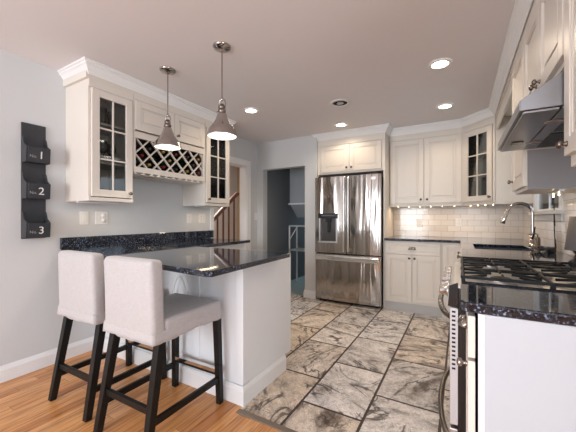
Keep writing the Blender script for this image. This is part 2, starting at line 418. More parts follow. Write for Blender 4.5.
# right wall with window
W0, W1, WZ0, WZ1 = 2.98, 3.84, 1.23, 1.95
TR = .04
wr_ = MB().box(XR, XR+TR, .82, W0, 0, CZ).box(XR, XR+TR, W1, YB, 0, CZ).box(XR, XR+TR, W0, W1, 0, WZ0).box(XR, XR+TR, W0, W1, WZ1, CZ)
struct('wall_right', wr_, 'wall')
struct('wall_right', MB().box(XR, 2.3, .7, .82, 0, CZ).box(2.2, 2.3, -.0, .7, 0, CZ).box(2.2, 2.3, -3.1, -1.9, 0, CZ).box(2.2, 2.3, -1.9, 0, 0, .45).box(2.2, 2.3, -1.9, 0, 2.25, CZ), 'wall')
struct('wall_rear', MB().box(-2.84, -2.45, -3.1, -3, 0, CZ).box(-1.05, -.25, -3.1, -3, 0, CZ).box(1.15, 2.2, -3.1, -3, 0, CZ)
       .box(-2.45, -1.05, -3.1, -3, 0, .4).box(-.25, 1.15, -3.1, -3, 0, .4).box(-2.45, -1.05, -3.1, -3, 2.25, CZ).box(-.25, 1.15, -3.1, -3, 2.25, CZ), 'wall')
# hallway seen through the plain opening
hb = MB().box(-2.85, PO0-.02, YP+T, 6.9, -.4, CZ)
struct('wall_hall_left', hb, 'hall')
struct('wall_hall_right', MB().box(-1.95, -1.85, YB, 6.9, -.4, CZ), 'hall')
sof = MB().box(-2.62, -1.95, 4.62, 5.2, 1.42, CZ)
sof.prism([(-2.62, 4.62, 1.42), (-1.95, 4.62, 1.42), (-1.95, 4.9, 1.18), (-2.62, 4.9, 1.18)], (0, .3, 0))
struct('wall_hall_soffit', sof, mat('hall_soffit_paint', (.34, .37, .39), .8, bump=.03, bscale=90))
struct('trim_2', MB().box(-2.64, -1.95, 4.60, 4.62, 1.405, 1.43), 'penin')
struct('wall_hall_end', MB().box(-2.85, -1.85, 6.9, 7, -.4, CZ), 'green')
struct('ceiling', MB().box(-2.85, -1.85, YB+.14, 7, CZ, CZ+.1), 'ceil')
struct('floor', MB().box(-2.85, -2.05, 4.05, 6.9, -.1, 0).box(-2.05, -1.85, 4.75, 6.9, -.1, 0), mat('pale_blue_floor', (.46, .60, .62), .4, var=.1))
# stair hall seen through the cased opening
struct('wall_stair', MB().box(-5.0, -4.9, 1.6, 7, -.1, 2.9).box(-5.0, -2.96, 1.5, 1.6, -.1, 2.9), 'stairwall')
struct('wall_stair_end', MB().box(-5, -2.96, 5.95, 6.05, -.1, 2.9), 'tan')
struct('ceiling', MB().box(-5, -2.96, 1.5, 7, 2.6, 2.7), 'ceil')
struct('floor', MB().box(-5, -2.96, 1.5, 7, -.1, 0), 'wood')
# casing
cs = MB()
for (a, b) in ((DO0-.06, DO0), (DO1, DO1+.085)): cs.box(XL, XL+.018, a, b, 0, DOH+.0)
cs.box(XL, XL+.018, DO0-.06, DO1+.085, DOH, DOH+.085)
cs.box(XL-T, XL, DO0, DO0+.012, 0, DOH).box(XL-T, XL, DO1-.012, DO1, 0, DOH).box(XL-T, XL, DO0, DO1, DOH-.012, DOH)
cs.box(XL+.018, XL+.024, DO1+.062, DO1+.085, 0, DOH+.085).box(XL+.018, XL+.024, DO0-.06, DO1+.085, DOH+.065, DOH+.085)
struct('trim_3', cs, 'white', .003)
BBP = [(0, 0), (.016, 0), (.016, .085), (.010, .10), (.005, .115), (0, .115)]
struct('baseboard_left', sweep([(XL, 1.47), (XL, -2.9)][::-1], BBP), 'white')
struct('baseboard_back', sweep([(PO1-.0, YP+.1), (PO1, YP), (-1.798, YP)][:], BBP), 'white')
struct('baseboard_rear', sweep([(XL, YP), (PO0, YP)], BBP), 'white')
# window 1
wf = MB()
for (a, b, c, d) in ((W0-.07, W0, WZ0-.02, WZ1+.07), (W1, W1+.07, WZ0-.02, WZ1+.07)): wf.box(XR-.018, XR, a, b, c, d)
wf.box(XR-.018, XR, W0, W1, WZ1, WZ1+.07)
for (a, b, c, d) in ((W0, W0+.02, WZ0, WZ1), (W1-.02, W1, WZ0, WZ1), (W0+.02, W1-.02, WZ0, WZ0+.02), (W0+.02, W1-.02, WZ1-.035, WZ1)): wf.box(XR+.002, XR+.032, a, b, c, d)
ym = (W0+W1)/2
wf.box(XR+.010, XR+.024, ym-.005, ym+.005, WZ0+.02, WZ1-.035)
wf.box(XR+.010, XR+.024, W0+.02, W1-.02, 1.56, 1.59)
wo = struct('window_1', wf, 'white')
struct('pane', MB().box(XR+.015, XR+.019, W0+.02, W1-.02, WZ0+.02, WZ1-.035), 'glass', parent=wo)
struct('window_sill', MB().box(XR-.05, XR+.02, W0-.09, W1+.09, WZ0-.03, WZ0).box(XR-.02, XR, W0-.07, W1+.07, WZ0-.085, WZ0-.03), mat('sill_shade_grey', (.55, .54, .54), .4, var=.03), .003, parent=wo)  # the sill's shade is put into its grey colour
# neighbour's house siding seen through that window
nb = thing('neighbour_house', 'pale blue clapboard house wall seen through the small kitchen window', 'house', (4, 13, -1))
sd = MB()
for k in range(24):
    z = -1+k*.22; sd.prism([(1.0, 13, z), (1.0, 12.96, z), (1.0, 13, z+.22)], (7, 0, 0))
sd.box(1.0, 8, 13, 13.2, -1, 4.28); part('siding', sd, 'sky', nb)
wnb = part('window', MB().box(2.25, 2.75, 12.88, 12.955, 1.25, 2.8), 'white', nb)
part('pane', MB().box(2.30, 2.70, 12.87, 12.879, 1.32, 2.7), mat('pale_pane', (.45, .55, .68), .1), wnb)
for nm, args in (('window_2', (-2.45, -1.05)), ('window_3', (-.25, 1.15))):
    a, b = args; q = MB()
    q.box(a, a+.05, -3.08, -3.0, .4, 2.25).box(b-.05, b, -3.08, -3.0, .4, 2.25).box(a+.05, b-.05, -3.08, -3.0, .4, .45).box(a+.05, b-.05, -3.08, -3.0, 2.2, 2.25).box((a+b)/2-.02, (a+b)/2+.02, -3.07, -3.02, .45, 2.2)
    struct(nm, q, 'white')
q = MB().box(2.22, 2.28, -1.9, -1.85, .45, 2.25).box(2.22, 2.28, -.05, 0, .45, 2.25).box(2.22, 2.28, -1.85, -.05, .45, .5).box(2.22, 2.28, -1.85, -.05, 2.2, 2.25)
struct('window_4', q, 'white')

# ------------------------------------------------------------------ cabinet building blocks
# a "face" frame: origin o (x,y), direction u (2D, along the face), n (2D, outward)
class Face:
    def __init__(s, o, u, n): s.o = Vector((*o, 0)); s.u = Vector((*u, 0)); s.n = Vector((*n, 0))
    def box(s, mb, u0, u1, z0, z1, n0, n1): return mb.obox(s.o, s.u, (0,0,1), s.n, (u0, u1), (z0, z1), (n0, n1))
    def pt(s, u, z, n): return s.o + s.u*u + Vector((0,0,z)) + s.n*n
def door(F, u0, u1, z0, z1, parent, th=.02, st=.055, mt='cream', name='door', flat=False):
    m = MB()
    if flat: F.box(m, u0, u1, z0, z1, 0, th)
    else:
        F.box(m, u0, u0+st, z0, z1, 0, th); F.box(m, u1-st, u1, z0, z1, 0, th)
        F.box(m, u0+st, u1-st, z0, z0+st, 0, th); F.box(m, u0+st, u1-st, z1-st, z1, 0, th)
        F.box(m, u0+st, u1-st, z0+st, z1-st, 0, th*.45)
        b = .010
        for (a, c, d, e) in ((u0+st, u0+st+b, z0+st, z1-st), (u1-st-b, u1-st, z0+st, z1-st), (u0+st+b, u1-st-b, z0+st, z0+st+b), (u0+st+b, u1-st-b, z1-st-b, z1-st)):
            F.box(m, a, c, d, e, th*.45, th*.78)
        if u1-u0 > 2*st+.09 and z1-z0 > 2*st+.09:
            i = .028; F.box(m, u0+st+i, u1-st-i, z0+st+i, z1-st-i, th*.45, th*.75)
    return part(name, m, mt, parent, .0025)
def glass_door(F, u0, u1, z0, z1, parent, cols=2, rows=3, th=.02, st=.058, mt='cream'):
    m = MB()
    F.box(m, u0, u0+st, z0, z1, 0, th); F.box(m, u1-st, u1, z0, z1, 0, th)
    F.box(m, u0+st, u1-st, z0, z0+st, 0, th); F.box(m, u0+st, u1-st, z1-st, z1, 0, th)
    mw = .012
    for i in range(1, cols):
        c = u0+st+(u1-u0-2*st)*i/cols; F.box(m, c-mw/2, c+mw/2, z0+st, z1-st, .004, th-.002)
    for j in range(1, rows):
        c = z0+st+(z1-z0-2*st)*j/rows; F.box(m, u0+st, u1-st, c-mw/2, c+mw/2, .0045, th-.0025)
    d = part('door', m, mt, parent, .002)
    g = MB(); F.box(g, u0+st-.004, u1-st+.004, z0+st-.004, z1-st+.004, .006, .008)
    part('pane', g, 'glass', d, label='clear glass pane')
    return d
def knob(F, u, z, n, parent, r=.0145, mt='bronze'):
    p = F.pt(u, z, n); m = MB(); k = 14
    prof = [(.0, 0), (.010, 0), (.010, .003), (.0055, .006), (.0055, .013), (r*.85, .016), (r, .021), (r*.85, .027), (r*.4, .030), (0, .031)]
    ux, nx = F.u, F.n; vs = []
    for r_, h in prof:
        for j in range(k):
            t = 2*PI*j/k; vs.append(p + ux*(r_*math.cos(t)) + Vector((0,0,r_*math.sin(t))) + nx*h)
    m.add(vs, [(i*k+j, i*k+(j+1) % k, (i+1)*k+(j+1) % k, (i+1)*k+j) for i in range(len(prof)-1) for j in range(k)], True)
    return part('knob', m, mt, parent, label='dark metal knob' if mt == 'bronze' else 'nickel knob')
def cup_pull(F, u, z, n, parent, wd=.085, mt='bronze'):
    m = MB(); k = 12; q = 8; vs = []
    for i in range(k+1):
        a = PI*i/k; uu = -wd/2*math.cos(a); rad = .030*math.sin(a)**.6 if 0 < i < k else .004
        for j in range(q+1):
            b = PI/2*j/q; vs.append(F.pt(u+uu, z-.018+rad*math.cos(b)*1.05, n+rad*math.sin(b)*.95))
    m.add(vs, [(i*(q+1)+j, i*(q+1)+j+1, (i+1)*(q+1)+j+1, (i+1)*(q+1)+j) for i in range(k) for j in range(q)], True)
    F.box(m, u-wd/2-.006, u+wd/2+.006, z-.020, z-.014, n, n+.003)
    F.box(m, u-wd/2, u+wd/2, z+.010, z+.016, n, n+.003)
    o = part('cup_pull', m, mt, parent, label='bin shaped cup pull'); so = o.modifiers.new('s', 'SOLIDIFY'); so.thickness = .002
    return o
def carcass(F, u0, u1, z0, z1, depth, shelves=(), t=.018, divider=None):
    m = MB()
    F.box(m, u0, u0+t, z0, z1, -depth, 0); F.box(m, u1-t, u1, z0, z1, -depth, 0)
    F.box(m, u0+t, u1-t, z0, z0+t, -depth, 0); F.box(m, u0+t, u1-t, z1-t, z1, -depth, 0)
    F.box(m, u0+t, u1-t, z0+t, z1-t, -depth, -depth+.008)
    return m
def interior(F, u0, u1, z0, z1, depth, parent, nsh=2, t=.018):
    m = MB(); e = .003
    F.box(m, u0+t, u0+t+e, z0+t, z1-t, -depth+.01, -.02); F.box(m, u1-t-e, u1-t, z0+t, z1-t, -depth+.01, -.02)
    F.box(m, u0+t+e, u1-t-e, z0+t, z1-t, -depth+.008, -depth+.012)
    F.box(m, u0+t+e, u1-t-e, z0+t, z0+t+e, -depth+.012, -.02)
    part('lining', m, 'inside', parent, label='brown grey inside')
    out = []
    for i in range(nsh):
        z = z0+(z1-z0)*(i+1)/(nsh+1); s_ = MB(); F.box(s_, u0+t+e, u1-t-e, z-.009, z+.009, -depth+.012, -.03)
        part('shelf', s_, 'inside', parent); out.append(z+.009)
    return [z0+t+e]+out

# ------------------------------------------------------------------ left wall run
# upper: glass cabinet near
ZB = 1.305; ZT = 2.25; XF = -2.49
FL = Face((XF, 0), (0, 1), (1, 0)); DL = XF-XL-.001
def glass_cab(name, label, y0, y1, knob_side, zb, zs, zt):
    t = thing(name, label, 'cabinet', (XL, (y0+y1)/2, zb))
    m = carcass(FL, y0, y1, zb, zt, DL); FL.box(m, y0, y1, zt-.05, zt, 0, .001)
    part('body', m, 'cream', t, .002)
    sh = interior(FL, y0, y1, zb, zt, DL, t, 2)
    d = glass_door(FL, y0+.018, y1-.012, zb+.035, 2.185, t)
    knob(FL, y1-.04 if knob_side > 0 else y0+.045, zb+.075, .02, d, mt='bronze')
    fr = MB(); FL.box(fr, y0, y1, 2.19, zt, .001, .012); part('top_rail', fr, 'cream', t, .002)
    fr = MB(); FL.box(fr, y0, y1, zb, zb+.03, 0, .01); part('bottom_rail', fr, 'cream', t, .002)
    return t, sh
cabA, shA = glass_cab('glass_door_cabinet', 'cream wall cabinet with six glass panes nearest the charcoal wall organizer', 1.238, 1.60, 1, ZB, 3, ZT)
cabC, shC = glass_cab('glass_door_cabinet', 'cream wall cabinet with glass panes next to the stair opening, behind the pendants', 2.45, 2.86, -1, ZB+.005, 3, ZT)
# bridge cabinet with wine lattice
t = thing('wine_rack_cabinet', 'cream bridge cabinet with two doors above a diagonal wine lattice', 'cabinet', (XL, 2.02, 1.55))
m = carcass(FL, 1.602, 2.448, 1.585, ZT, DL); FL.box(m, 1.62, 2.43, 1.90, 1.93, -DL, 0)
part('body', m, 'cream', t, .002)
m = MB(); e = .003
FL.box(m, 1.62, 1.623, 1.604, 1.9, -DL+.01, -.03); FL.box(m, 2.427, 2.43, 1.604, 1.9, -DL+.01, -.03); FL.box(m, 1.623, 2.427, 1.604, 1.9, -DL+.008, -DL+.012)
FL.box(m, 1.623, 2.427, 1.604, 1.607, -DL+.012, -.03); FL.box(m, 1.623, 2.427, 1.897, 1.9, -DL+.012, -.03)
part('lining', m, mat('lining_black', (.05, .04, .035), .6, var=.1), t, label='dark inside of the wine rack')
fr = MB()
FL.box(fr, 1.602, 2.448, 2.215, ZT, 0, .012); FL.box(fr, 1.602, 2.448, 1.88, 1.94, 0, .008); FL.box(fr, 1.602, 2.448, 1.575, 1.625, 0, .012)
FL.box(fr, 1.602, 1.625, 1.625, 1.88, 0, .008); FL.box(fr, 2.425, 2.448, 1.61, 1.88, 0, .008); FL.box(fr, 1.602, 1.62, 1.94, 2.215, 0, .008); FL.box(fr, 2.43, 2.448, 1.94, 2.215, 0, .008); FL.box(fr, 2.015, 2.035, 1.94, 2.215, 0, .008)
part('face_frame', fr, 'cream', t, .002)
for (a, b, kz) in ((1.612, 2.022, 2.0), (2.028, 2.438, 2.03)):
    d = door(FL, a, b, 1.95, 2.21, t); knob(FL, b-.035 if a < 1.8 else a+.035, 1.995, .02, d)
# lattice strips clipped to the opening
ly0, ly1, lz0, lz1 = 1.625, 2.425, 1.61, 1.88
SPC = .150
def lattice(sign):
    m = MB(); sp = SPC; k = -8
    while k < 16:
        c = ly0+.02+k*sp
        p = []
        # line: z = lz0 + sign*(y-c)   (slope +-1)
        for yy in (ly0, ly1):
            z = lz0 + (yy-c) if sign > 0 else lz1 - (yy-c)
            if lz0 <= z <= lz1: p.append((yy, z))
        for zz in (lz0, lz1):
            yy = c + (zz-lz0) if sign > 0 else c + (lz1-zz)
            if ly0 <= yy <= ly1: p.append((yy, zz))
        p = sorted(set((round(a, 4), round(b, 4)) for a, b in p))
        if len(p) >= 2 and abs(p[-1][0]-p[0][0]) > .02:
            a, b = p[0], p[-1]; xo = XF-.006 - (.0005 if sign > 0 else 0)
            m.beam((xo-.012, *a), (xo-.012, *b), .009, .022, side=(0, -(b[1]-a[1]), b[0]-a[0]))
        k += 1
    return m
part('lattice', lattice(1), 'cream', t, label='diagonal lattice strips rising to the right')
part('lattice', lattice(-1), 'cream', t, label='diagonal lattice strips falling to the right')
# stemware rack under it
m = MB(); nsl = 10
for i in range(nsl+1):
    c = 1.62+(2.43-1.62)*i/nsl; m.box(XF-.29, XF+.01, c-.008, c+.008, 1.562, 1.5785); m.box(XF-.29, XF+.01, c-.026 if i else c, c+.026 if i < nsl else c, 1.557, 1.5625)
part('stemware_rack', m, 'cream', t, .001)
# wine bottles in the lattice
def make_bottle(foil, nm='wine_bottle'):
    r = thing(nm, '', 'wine bottle', (0, 0, 0), 'wine bottles lying in the lattice rack')
    g = MB().lathe([(0, -.11), (.034, -.11), (.036, -.10), (.036, .05), (.030, .08), (.016, .10), (.0135, .12), (.0135, .145), (0, .145)], axis='x')
    part('bottle_body', g, 'bottle', r)
    f = MB().lathe([(.0145, .125), (.0148, .165), (.0165, .168), (.0165, .174), (.0148, .176), (.0148, .184), (0, .1845)], axis='x')
    # neck towards the room (+x)
    part('foil_cap', f, foil, r, label='foil capsule on the neck')
    for ch in r.children:
        ch.data.transform(Matrix.Scale(-1, 4, (1, 0, 0))); ch.data.flip_normals()
    return r
bots = [make_bottle(f) for f in ('foil', 'foil2', 'foil3')]
cells = []
for a in range(0, 13):
    for zz, off in ((1.668, 0), (1.735, .067), (1.802, 0)):
        yy = 1.625+.020+.134*a*1.0+off+.0
        cells.append((yy, zz))
# centres of the diamond cells: strips cross at spacing .134 horizontally
def near(v): return v
names = ['bottom row', 'middle row', 'top row']
used = 0
ccs = []
cA = ly0+.02; 
for i in range(-3, 12):
    for j in range(-3, 12):
        # + lines c1=cA+i*sp ; - lines c2=cA+j*sp ; cell centre between consecutive lines
        c1 = cA+(i+.5)*SPC; c2 = cA+(j+.5)*SPC
        y = (c1+c2+(lz1-lz0))/2; z = lz0+(y-c1)
        if ly0+.04 < y < ly1-.04 and lz0+.038 < z < lz1-.035: ccs.append((round(y, 3), round(z, 3)))
ccs.sort()
zs_ = sorted(set(c[1] for c in ccs)); 
cols_ = sorted(set(c[0] for c in ccs))
ordn = ['first', 'second', 'third', 'fourth', 'fifth', 'sixth', 'seventh', 'eighth', 'ninth', 'tenth', 'eleventh', 'twelfth']
fn = ['red', 'dark', 'gold']
firsts = [True]*3
skip = {3, 9}
rowc = {}
for i, (y, z) in enumerate(ccs):
    rz = zs_.index(z); rowc[rz] = rowc.get(rz, 0)+1
    if i in skip: continue
    k = (i*2+i//3) % 3
    lab = '%s foil wine bottle in the lattice, %s from left in the %s row' % (fn[k], ordn[rowc[rz]-1], {1: ['only'], 2: ['lower', 'upper'], 3: ['bottom', 'middle', 'top'], 4: ['bottom', 'lower middle', 'upper middle', 'top']}[len(zs_)][rz])
    loc = (XF-.20, y, z-.006)
    if firsts[k]: bots[k].location = loc; bots[k]['label'] = lab; firsts[k] = False
    else: dup(bots[k], loc, lab)
# glassware
def tumbler(h, r, nm='drinking_glass'):
    return MB().lathe([(0, .004), (r*.85, .004), (r, h), (r-.002, h), (r*.8, .008), (0, .008)], seg=16)
gl = [('tall tumbler', tumbler(.15, .032)), ('short tumbler', tumbler(.09, .036)), ('stemmed goblet', MB().lathe([(0, 0), (.033, .001), (.033, .003), (.005, .008), (.004, .08), (.02, .09), (.036, .12), (.036, .155), (.031, .185), (.030, .185), (.034, .155), (.034, .12), (.018, .093), (0, .09)], seg=16))]
gmesh = []
lvl = ['bottom shelf', 'middle shelf', 'top shelf']
def put_glass(kind, x, y, z, label, cnt=[0]):
    while len(gmesh) < 3: gmesh.append(gl[len(gmesh)][1].mesh('glass'))
    o = bpy.data.objects.new('drinking_glass', gmesh[kind]); C.objects.link(o); o.location = (x, y, z)
    if not o.data.materials: o.data.materials.append(M['glassware'])
    tag(o, label, 'glass', 'glassware in the glass door cabinets')
for cab_name, sh, y0, y1 in (('near left'.replace('near left', 'near'), shA, 1.238, 1.60), ('stair side', shC, 2.45, 2.86)):
    for li, z in enumerate(sh):
        kind = (li+1) % 3
        for k in range(3):
            put_glass(kind, XL+.17 + (.05 if k == 1 else 0), y0+.085+(y1-y0-.17)*k/2, z+.002, '%s on the %s of the %s glass cabinet, %s' % (gl[kind][0], lvl[li], cab_name, ['left one', 'middle one', 'right one'][k]))
# crown over the left cabinets
CROWN = [(0, 2.278), (.006, 2.278), (.009, 2.290), (.016, 2.298), (.020, 2.306), (.036, 2.332), (.048, 2.340), (.048, 2.350), (.060, 2.356), (.060, 2.369), (0, 2.369)]
CROWN = [(o+.001, z) for o, z in CROWN]
xf2 = XF+.012
struct('trim_4', sweep([(XL+.002, 1.238), (xf2, 1.238), (xf2, 2.86), (XL+.002, 2.86)], CROWN), 'white')
fz = MB().box(XL+.002, xf2-.001, 1.217, 2.858, ZT+.0005, 2.368)
struct('trim_5', fz, 'cream')

# ------------------------------------------------------------------ countertop and peninsula
CT, CB_ = .914, .884
pc = thing('peninsula_cabinet', 'white panelled peninsula base under the black granite counter beside the stools', 'cabinet', (-1.9, 1.75, 0))
PX1, PY0, PY1 = -1.188, 1.495, 2.0
part('body', MB().box(-2.835, PX1, PY0, PY1, 0, CB_-.001), 'penin', pc)
m = MB()
m.box(PX1, PX1+.008, PY0, PY0+.06, .12, CB_-.001).box(PX1-.05, PX1+.008, PY0-.008, PY0, .12, CB_-.001)
m.box(-1.615, -1.56, PY0-.008, PY0, .12, CB_-.001)
part('corner_post', m, 'penin', pc, .002)
part('side_panel', MB().box(PX1, PX1+.006, PY0+.06, 2.10, .11, CB_-.001), 'penin', pc, .001)
part('rear_cabinet', MB().box(-2.1, PX1, PY1, 2.10, .11, CB_-.001).box(-2.1, PX1-.07, PY1, 2.09, 0, .11), 'penin', pc)
base = sweep([(-2.82, PY0-.006), (PX1+.006, PY0-.006), (PX1+.006, PY1)], [(0, .0), (.017, 0), (.017, .09), (.012, .103), (.006, .116), (0, .116)])
part('base_molding', base, 'white', pc)
# run along the left wall
part('wall_run_body', MB().box(-2.835, -2.2, PY1, 2.79, .11, CB_-.001).box(-2.835, -2.25, PY1, 2.79, 0, .11), 'penin', pc)
ct = MB()
pts = [(-2.838, 1.20), (-1.07, 1.052), (-1.035, 1.075), (-1.076, 1.90), (-1.09, 1.915), (-2.12, 1.93), (-2.12, 2.81), (-2.838, 2.81)]
ct.prism([(x, y, CB_) for x, y in pts], (0, 0, CT-CB_))
tag(part('granite_countertop', ct, 'granite', None, .006, seg=3), 'black speckled granite top of the peninsula running back along the left wall', 'countertop')
tag(part('granite_upstand', MB().box(-2.838, -2.81, 1.195, 2.93, CT+.0005, CT+.095), 'granite', None, .002), 'low black speckled granite backsplash strip along the left wall', 'backsplash')

# ------------------------------------------------------------------ outlets and switches
def plate(name, F, u, z, kind, label, cat='outlet', n=0.0, group=None):
    t = thing(name, label, cat, F.pt(u, z, n), group)
    wd = {'double': .058, 'wide': .055, 'single': .036, 'switch': .036, 'round': .055}[kind]; h = .058
    m = MB(); F.box(m, u-wd, u+wd, z-h, z+h, n+.0005, n+.006); part('face_plate', m, 'plastic', t, .003)
    dk = 'gap'
    if kind in ('single', 'wide', 'double'):
        cs_ = [u] if kind == 'single' else [u-.023, u+.023]
        for c in cs_:
            for dz in (-.02, .02):
                m = MB(); F.box(m, c-.014, c+.014, z+dz-.012, z+dz+.012, n+.006, n+.009); s_ = part('socket', m, 'plastic', t, .002)
                m = MB(); F.box(m, c-.006, c-.004, z+dz-.004, z+dz+.005, n+.009, n+.0095); F.box(m, c+.004, c+.006, z+dz-.004, z+dz+.005, n+.009, n+.0095)
                part('slot', m, dk, s_)
    if kind == 'switch':
        m = MB(); F.box(m, u-.016, u+.016, z-.032, z+.032, n+.006, n+.010); part('rocker', m, 'plastic', t, .002)
    if kind == 'round':
        for dz in (.022, -.022):
            m = MB(); k = 16; vs = []
            for r_, h_ in ((.017, .006), (.017, .016), (.013, .019), (0, .019)):
                for j in range(k): a = 2*PI*j/k; vs.append(F.pt(u+.014+r_*math.cos(a), z+dz+r_*math.sin(a), n+h_))
            m.add(vs, [(i*k+j, i*k+(j+1) % k, (i+1)*k+(j+1) % k, (i+1)*k+j) for i in range(3) for j in range(k)], True)
            part('dial', m, 'plastic', t)
        m = MB(); F.box(m, u-.03, u-.02, z-.01, z+.01, n+.006, n+.010); part('toggle', m, 'plastic', t)
    return t
FW = Face((XL, 0), (0, 1), (1, 0))
plate('cable_outlet', FW, 1.378, 1.17, 'switch', 'white single wall plate left of the dial plate, nearest the wall organizer')
plate('dimmer_switch', FW, 1.525, 1.17, 'round', 'white wall plate with two round dials below the near glass cabinet', 'switch')
plate('wall_outlet', FW, 2.543, 1.165, 'single', 'white single outlet on the left wall, left of the wide outlet by the stairs')
plate('wall_outlet', FW, 2.753, 1.165, 'wide', 'white wide outlet on the left wall just left of the stair opening')
plate('light_switch', FW, 3.90, 1.195, 'switch', 'white light switch between the door casing and the hall opening', 'switch')
FBK = Face((0, YB-.008), (1, 0), (0, -1))
plate('wall_outlet', FBK, -.50, 1.10, 'single', 'white outlet on the subway tile below the two door wall cabinet')
plate('wall_outlet', FBK, -.02, 1.115, 'single', 'white outlet on the subway tile below the corner glass cabinet')

# ------------------------------------------------------------------ wall organizer
og = thing('wall_organizer', 'charcoal wooden wall pocket organizer with three numbered bins on the left wall', 'organizer', (XL, 1.02, 1.02))
oy0, oy1, oz0, oz1 = .945, 1.095, 1.015, 1.885
part('back_board', MB().box(XL+.001, XL+.016, oy0, oy1, oz0, oz1), 'slate', og, .001)
for i, zb in enumerate((1.585, 1.315, 1.022)):
    n_ = str(i+1); zt = zb+.112; xo = XL+.016
    m = MB()
    for yy in (oy0, oy1-.010):
        m.prism([(xo, yy, zb), (xo+.072, yy, zb), (xo+.082, yy, zt), (xo+.034, yy, zt+.028), (xo+.012, yy, zt+.080), (xo, yy, zt+.085)], (0, .010, 0))
    m.prism([(xo+.072, oy0+.010, zb), (xo+.081, oy0+.010, zb), (xo+.091, oy0+.010, zt), (xo+.082, oy0+.010, zt)], (0, oy1-oy0-.020, 0))
    m.box(xo, xo+.072, oy0+.010, oy1-.010, zb, zb+.010)
    p = part('bin', m, 'slate', og, .001)
    dz = Vector((.010, 0, .112)).normalized()
    part('number', text_mesh(n_, .078, (xo+.0865, oy0+.088, zb+.030), (0, 1, 0), dz), 'gold', p, label='white numeral %s' % n_)
    part('lettering', text_mesh('No.', .030, (xo+.0845, oy0+.040, zb+.034), (0, 1, 0), dz), 'print', p, label='small grey word No.')

# ------------------------------------------------------------------ bar stools
def make_stool():
    t = thing('bar_stool', '', 'bar stool', (0, 0, 0), 'bar stools at the peninsula')
    # local: origin at floor centre between legs, front (towards counter) = +y ; width .43, back legs y=-.26, front +.25
    def padded(x0, x1, y0, y1, z0, z1, r, name, seg=5, flare=0):
        m = MB().box(x0, x1, y0, y1, z0, z1)
        if flare:
            m.v = [(x*(1+flare) if z < z0+.001 else x, y, z) for x, y, z in m.v]
        o = part(name, m, 'linen', t, r, seg=seg)
        for p in o.data.polygons: p.use_smooth = True
        return o
    # backrest cover: slight lean back
    m = MB().box(-.203, .203, -.250, -.170, .545, .958)
    m.v = [(x*(1.0 if z > .7 else 1.03), y-(z-.555)*.03, z+ (.004 if x < 0 else 0)*0) for x, y, z in m.v]
    o = part('backrest', m, 'linen', t, .024, seg=5)
    for p in o.data.polygons: p.use_smooth = True
    sk = MB()
    # skirt with soft folds around the seat bottom (closed ring)
    ring = []; per = []
    x0, x1, y0, y1 = -.2095, .2095, -.252, .2465
    N = 26
    for i in range(N): per.append((x0+(x1-x0)*i/N, y0, 0, -1))
    for i in range(N): per.append((x1, y0+(y1-y0)*i/N, 1, 0))
    for i in range(N): per.append((x1-(x1-x0)*i/N, y1, 0, 1))
    for i in range(N): per.append((x0, y1-(y1-y0)*i/N, -1, 0))
    L = len(per); rows_ = [(.60, -.004), (.585, -.0005), (.56, .0015), (.54, .003)]
    vs = []
    for z, fo in rows_:
        for k, (x, y, nx, ny) in enumerate(per):
            wv = math.sin(k*.9)*.5+math.sin(k*2.3+1)*.5
            zz = z + (.004*math.sin(k*.35)+.002*math.sin(k*1.1) if z < .545 else 0)
            if abs(y-y0) < .26 and z < .6: zz += 0
            vs.append((x+nx*(fo+wv*fo*.9), y+ny*(fo+wv*fo*.9), zz))
    sk.add(vs, [(r_*L+k, r_*L+(k+1) % L, (r_+1)*L+(k+1) % L, (r_+1)*L+k) for r_ in range(3) for k in range(L)], True)
    so = part('cover_skirt', sk, 'linen', t, recalc=True); s2 = so.modifiers.new('s', 'SOLIDIFY'); s2.thickness = .006; s2.offset = -1
    padded(-.209, .209, -.175, .246, .555, .650, .020, 'seat')
    part('seat_frame', MB().box(-.190, .190, -.205, .225, .545, .58), 'blackwood', t)
    for sx in (-1, 1):
        part('leg', MB().beam((sx*.188, .225, .56), (sx*.203, .236, 0), .040, .040, .034, .034, side=(1, 0, 0)), 'blackwood', t, .002)
        part('leg', MB().beam((sx*.185, -.186, .58), (sx*.203, -.285, 0), .042, .046, .034, .036, side=(1, 0, 0)), 'blackwood', t, .002)
        part('stretcher', MB().beam((sx*.197, -.255, .155), (sx*.199, .222, .155), .020, .036, side=(1, 0, 0)), 'blackwood', t, .002)
    part('stretcher', MB().beam((-.185, -.246, .21), (.185, -.246, .21), .020, .034, side=(0, 1, 0)), 'blackwood', t, .002)
    fr = part('footrest', MB().beam((-.185, .230, .195), (.185, .230, .195), .022, .036, side=(0, 1, 0)), 'blackwood', t, .002)
    part('metal_plate', MB().box(-.18, .18, .214, .244, .213, .217).box(-.18, .18, .214, .2175, .196, .213), 'chrome', fr, label='brushed metal strip on the footrest')
    return t
st1 = make_stool(); st1.location = (-1.520, 1.192, 0); st1.rotation_euler.z = math.radians(1)
st1['label'] = 'grey linen covered bar stool with black legs, nearer the camera and the tile floor'
st2 = dup(st1, (-2.078, 1.205, 0), 'grey linen covered bar stool with black legs, on the side next to the left wall')
st2.rotation_euler.z = math.radians(1)

# white cord hanging against peninsula
m = MB(); pth = []
for i in range(25):
    a = i/24; pth.append((-1.82+.24*a, 1.455, .50+.28*math.sin(PI*min(1, a*1.15))**.8 - .05*a))
tag(part('loose_cord', m.tube(pth, .004, 6), 'plastic'), 'thin white cord looping against the peninsula panel behind the stools', 'cord')

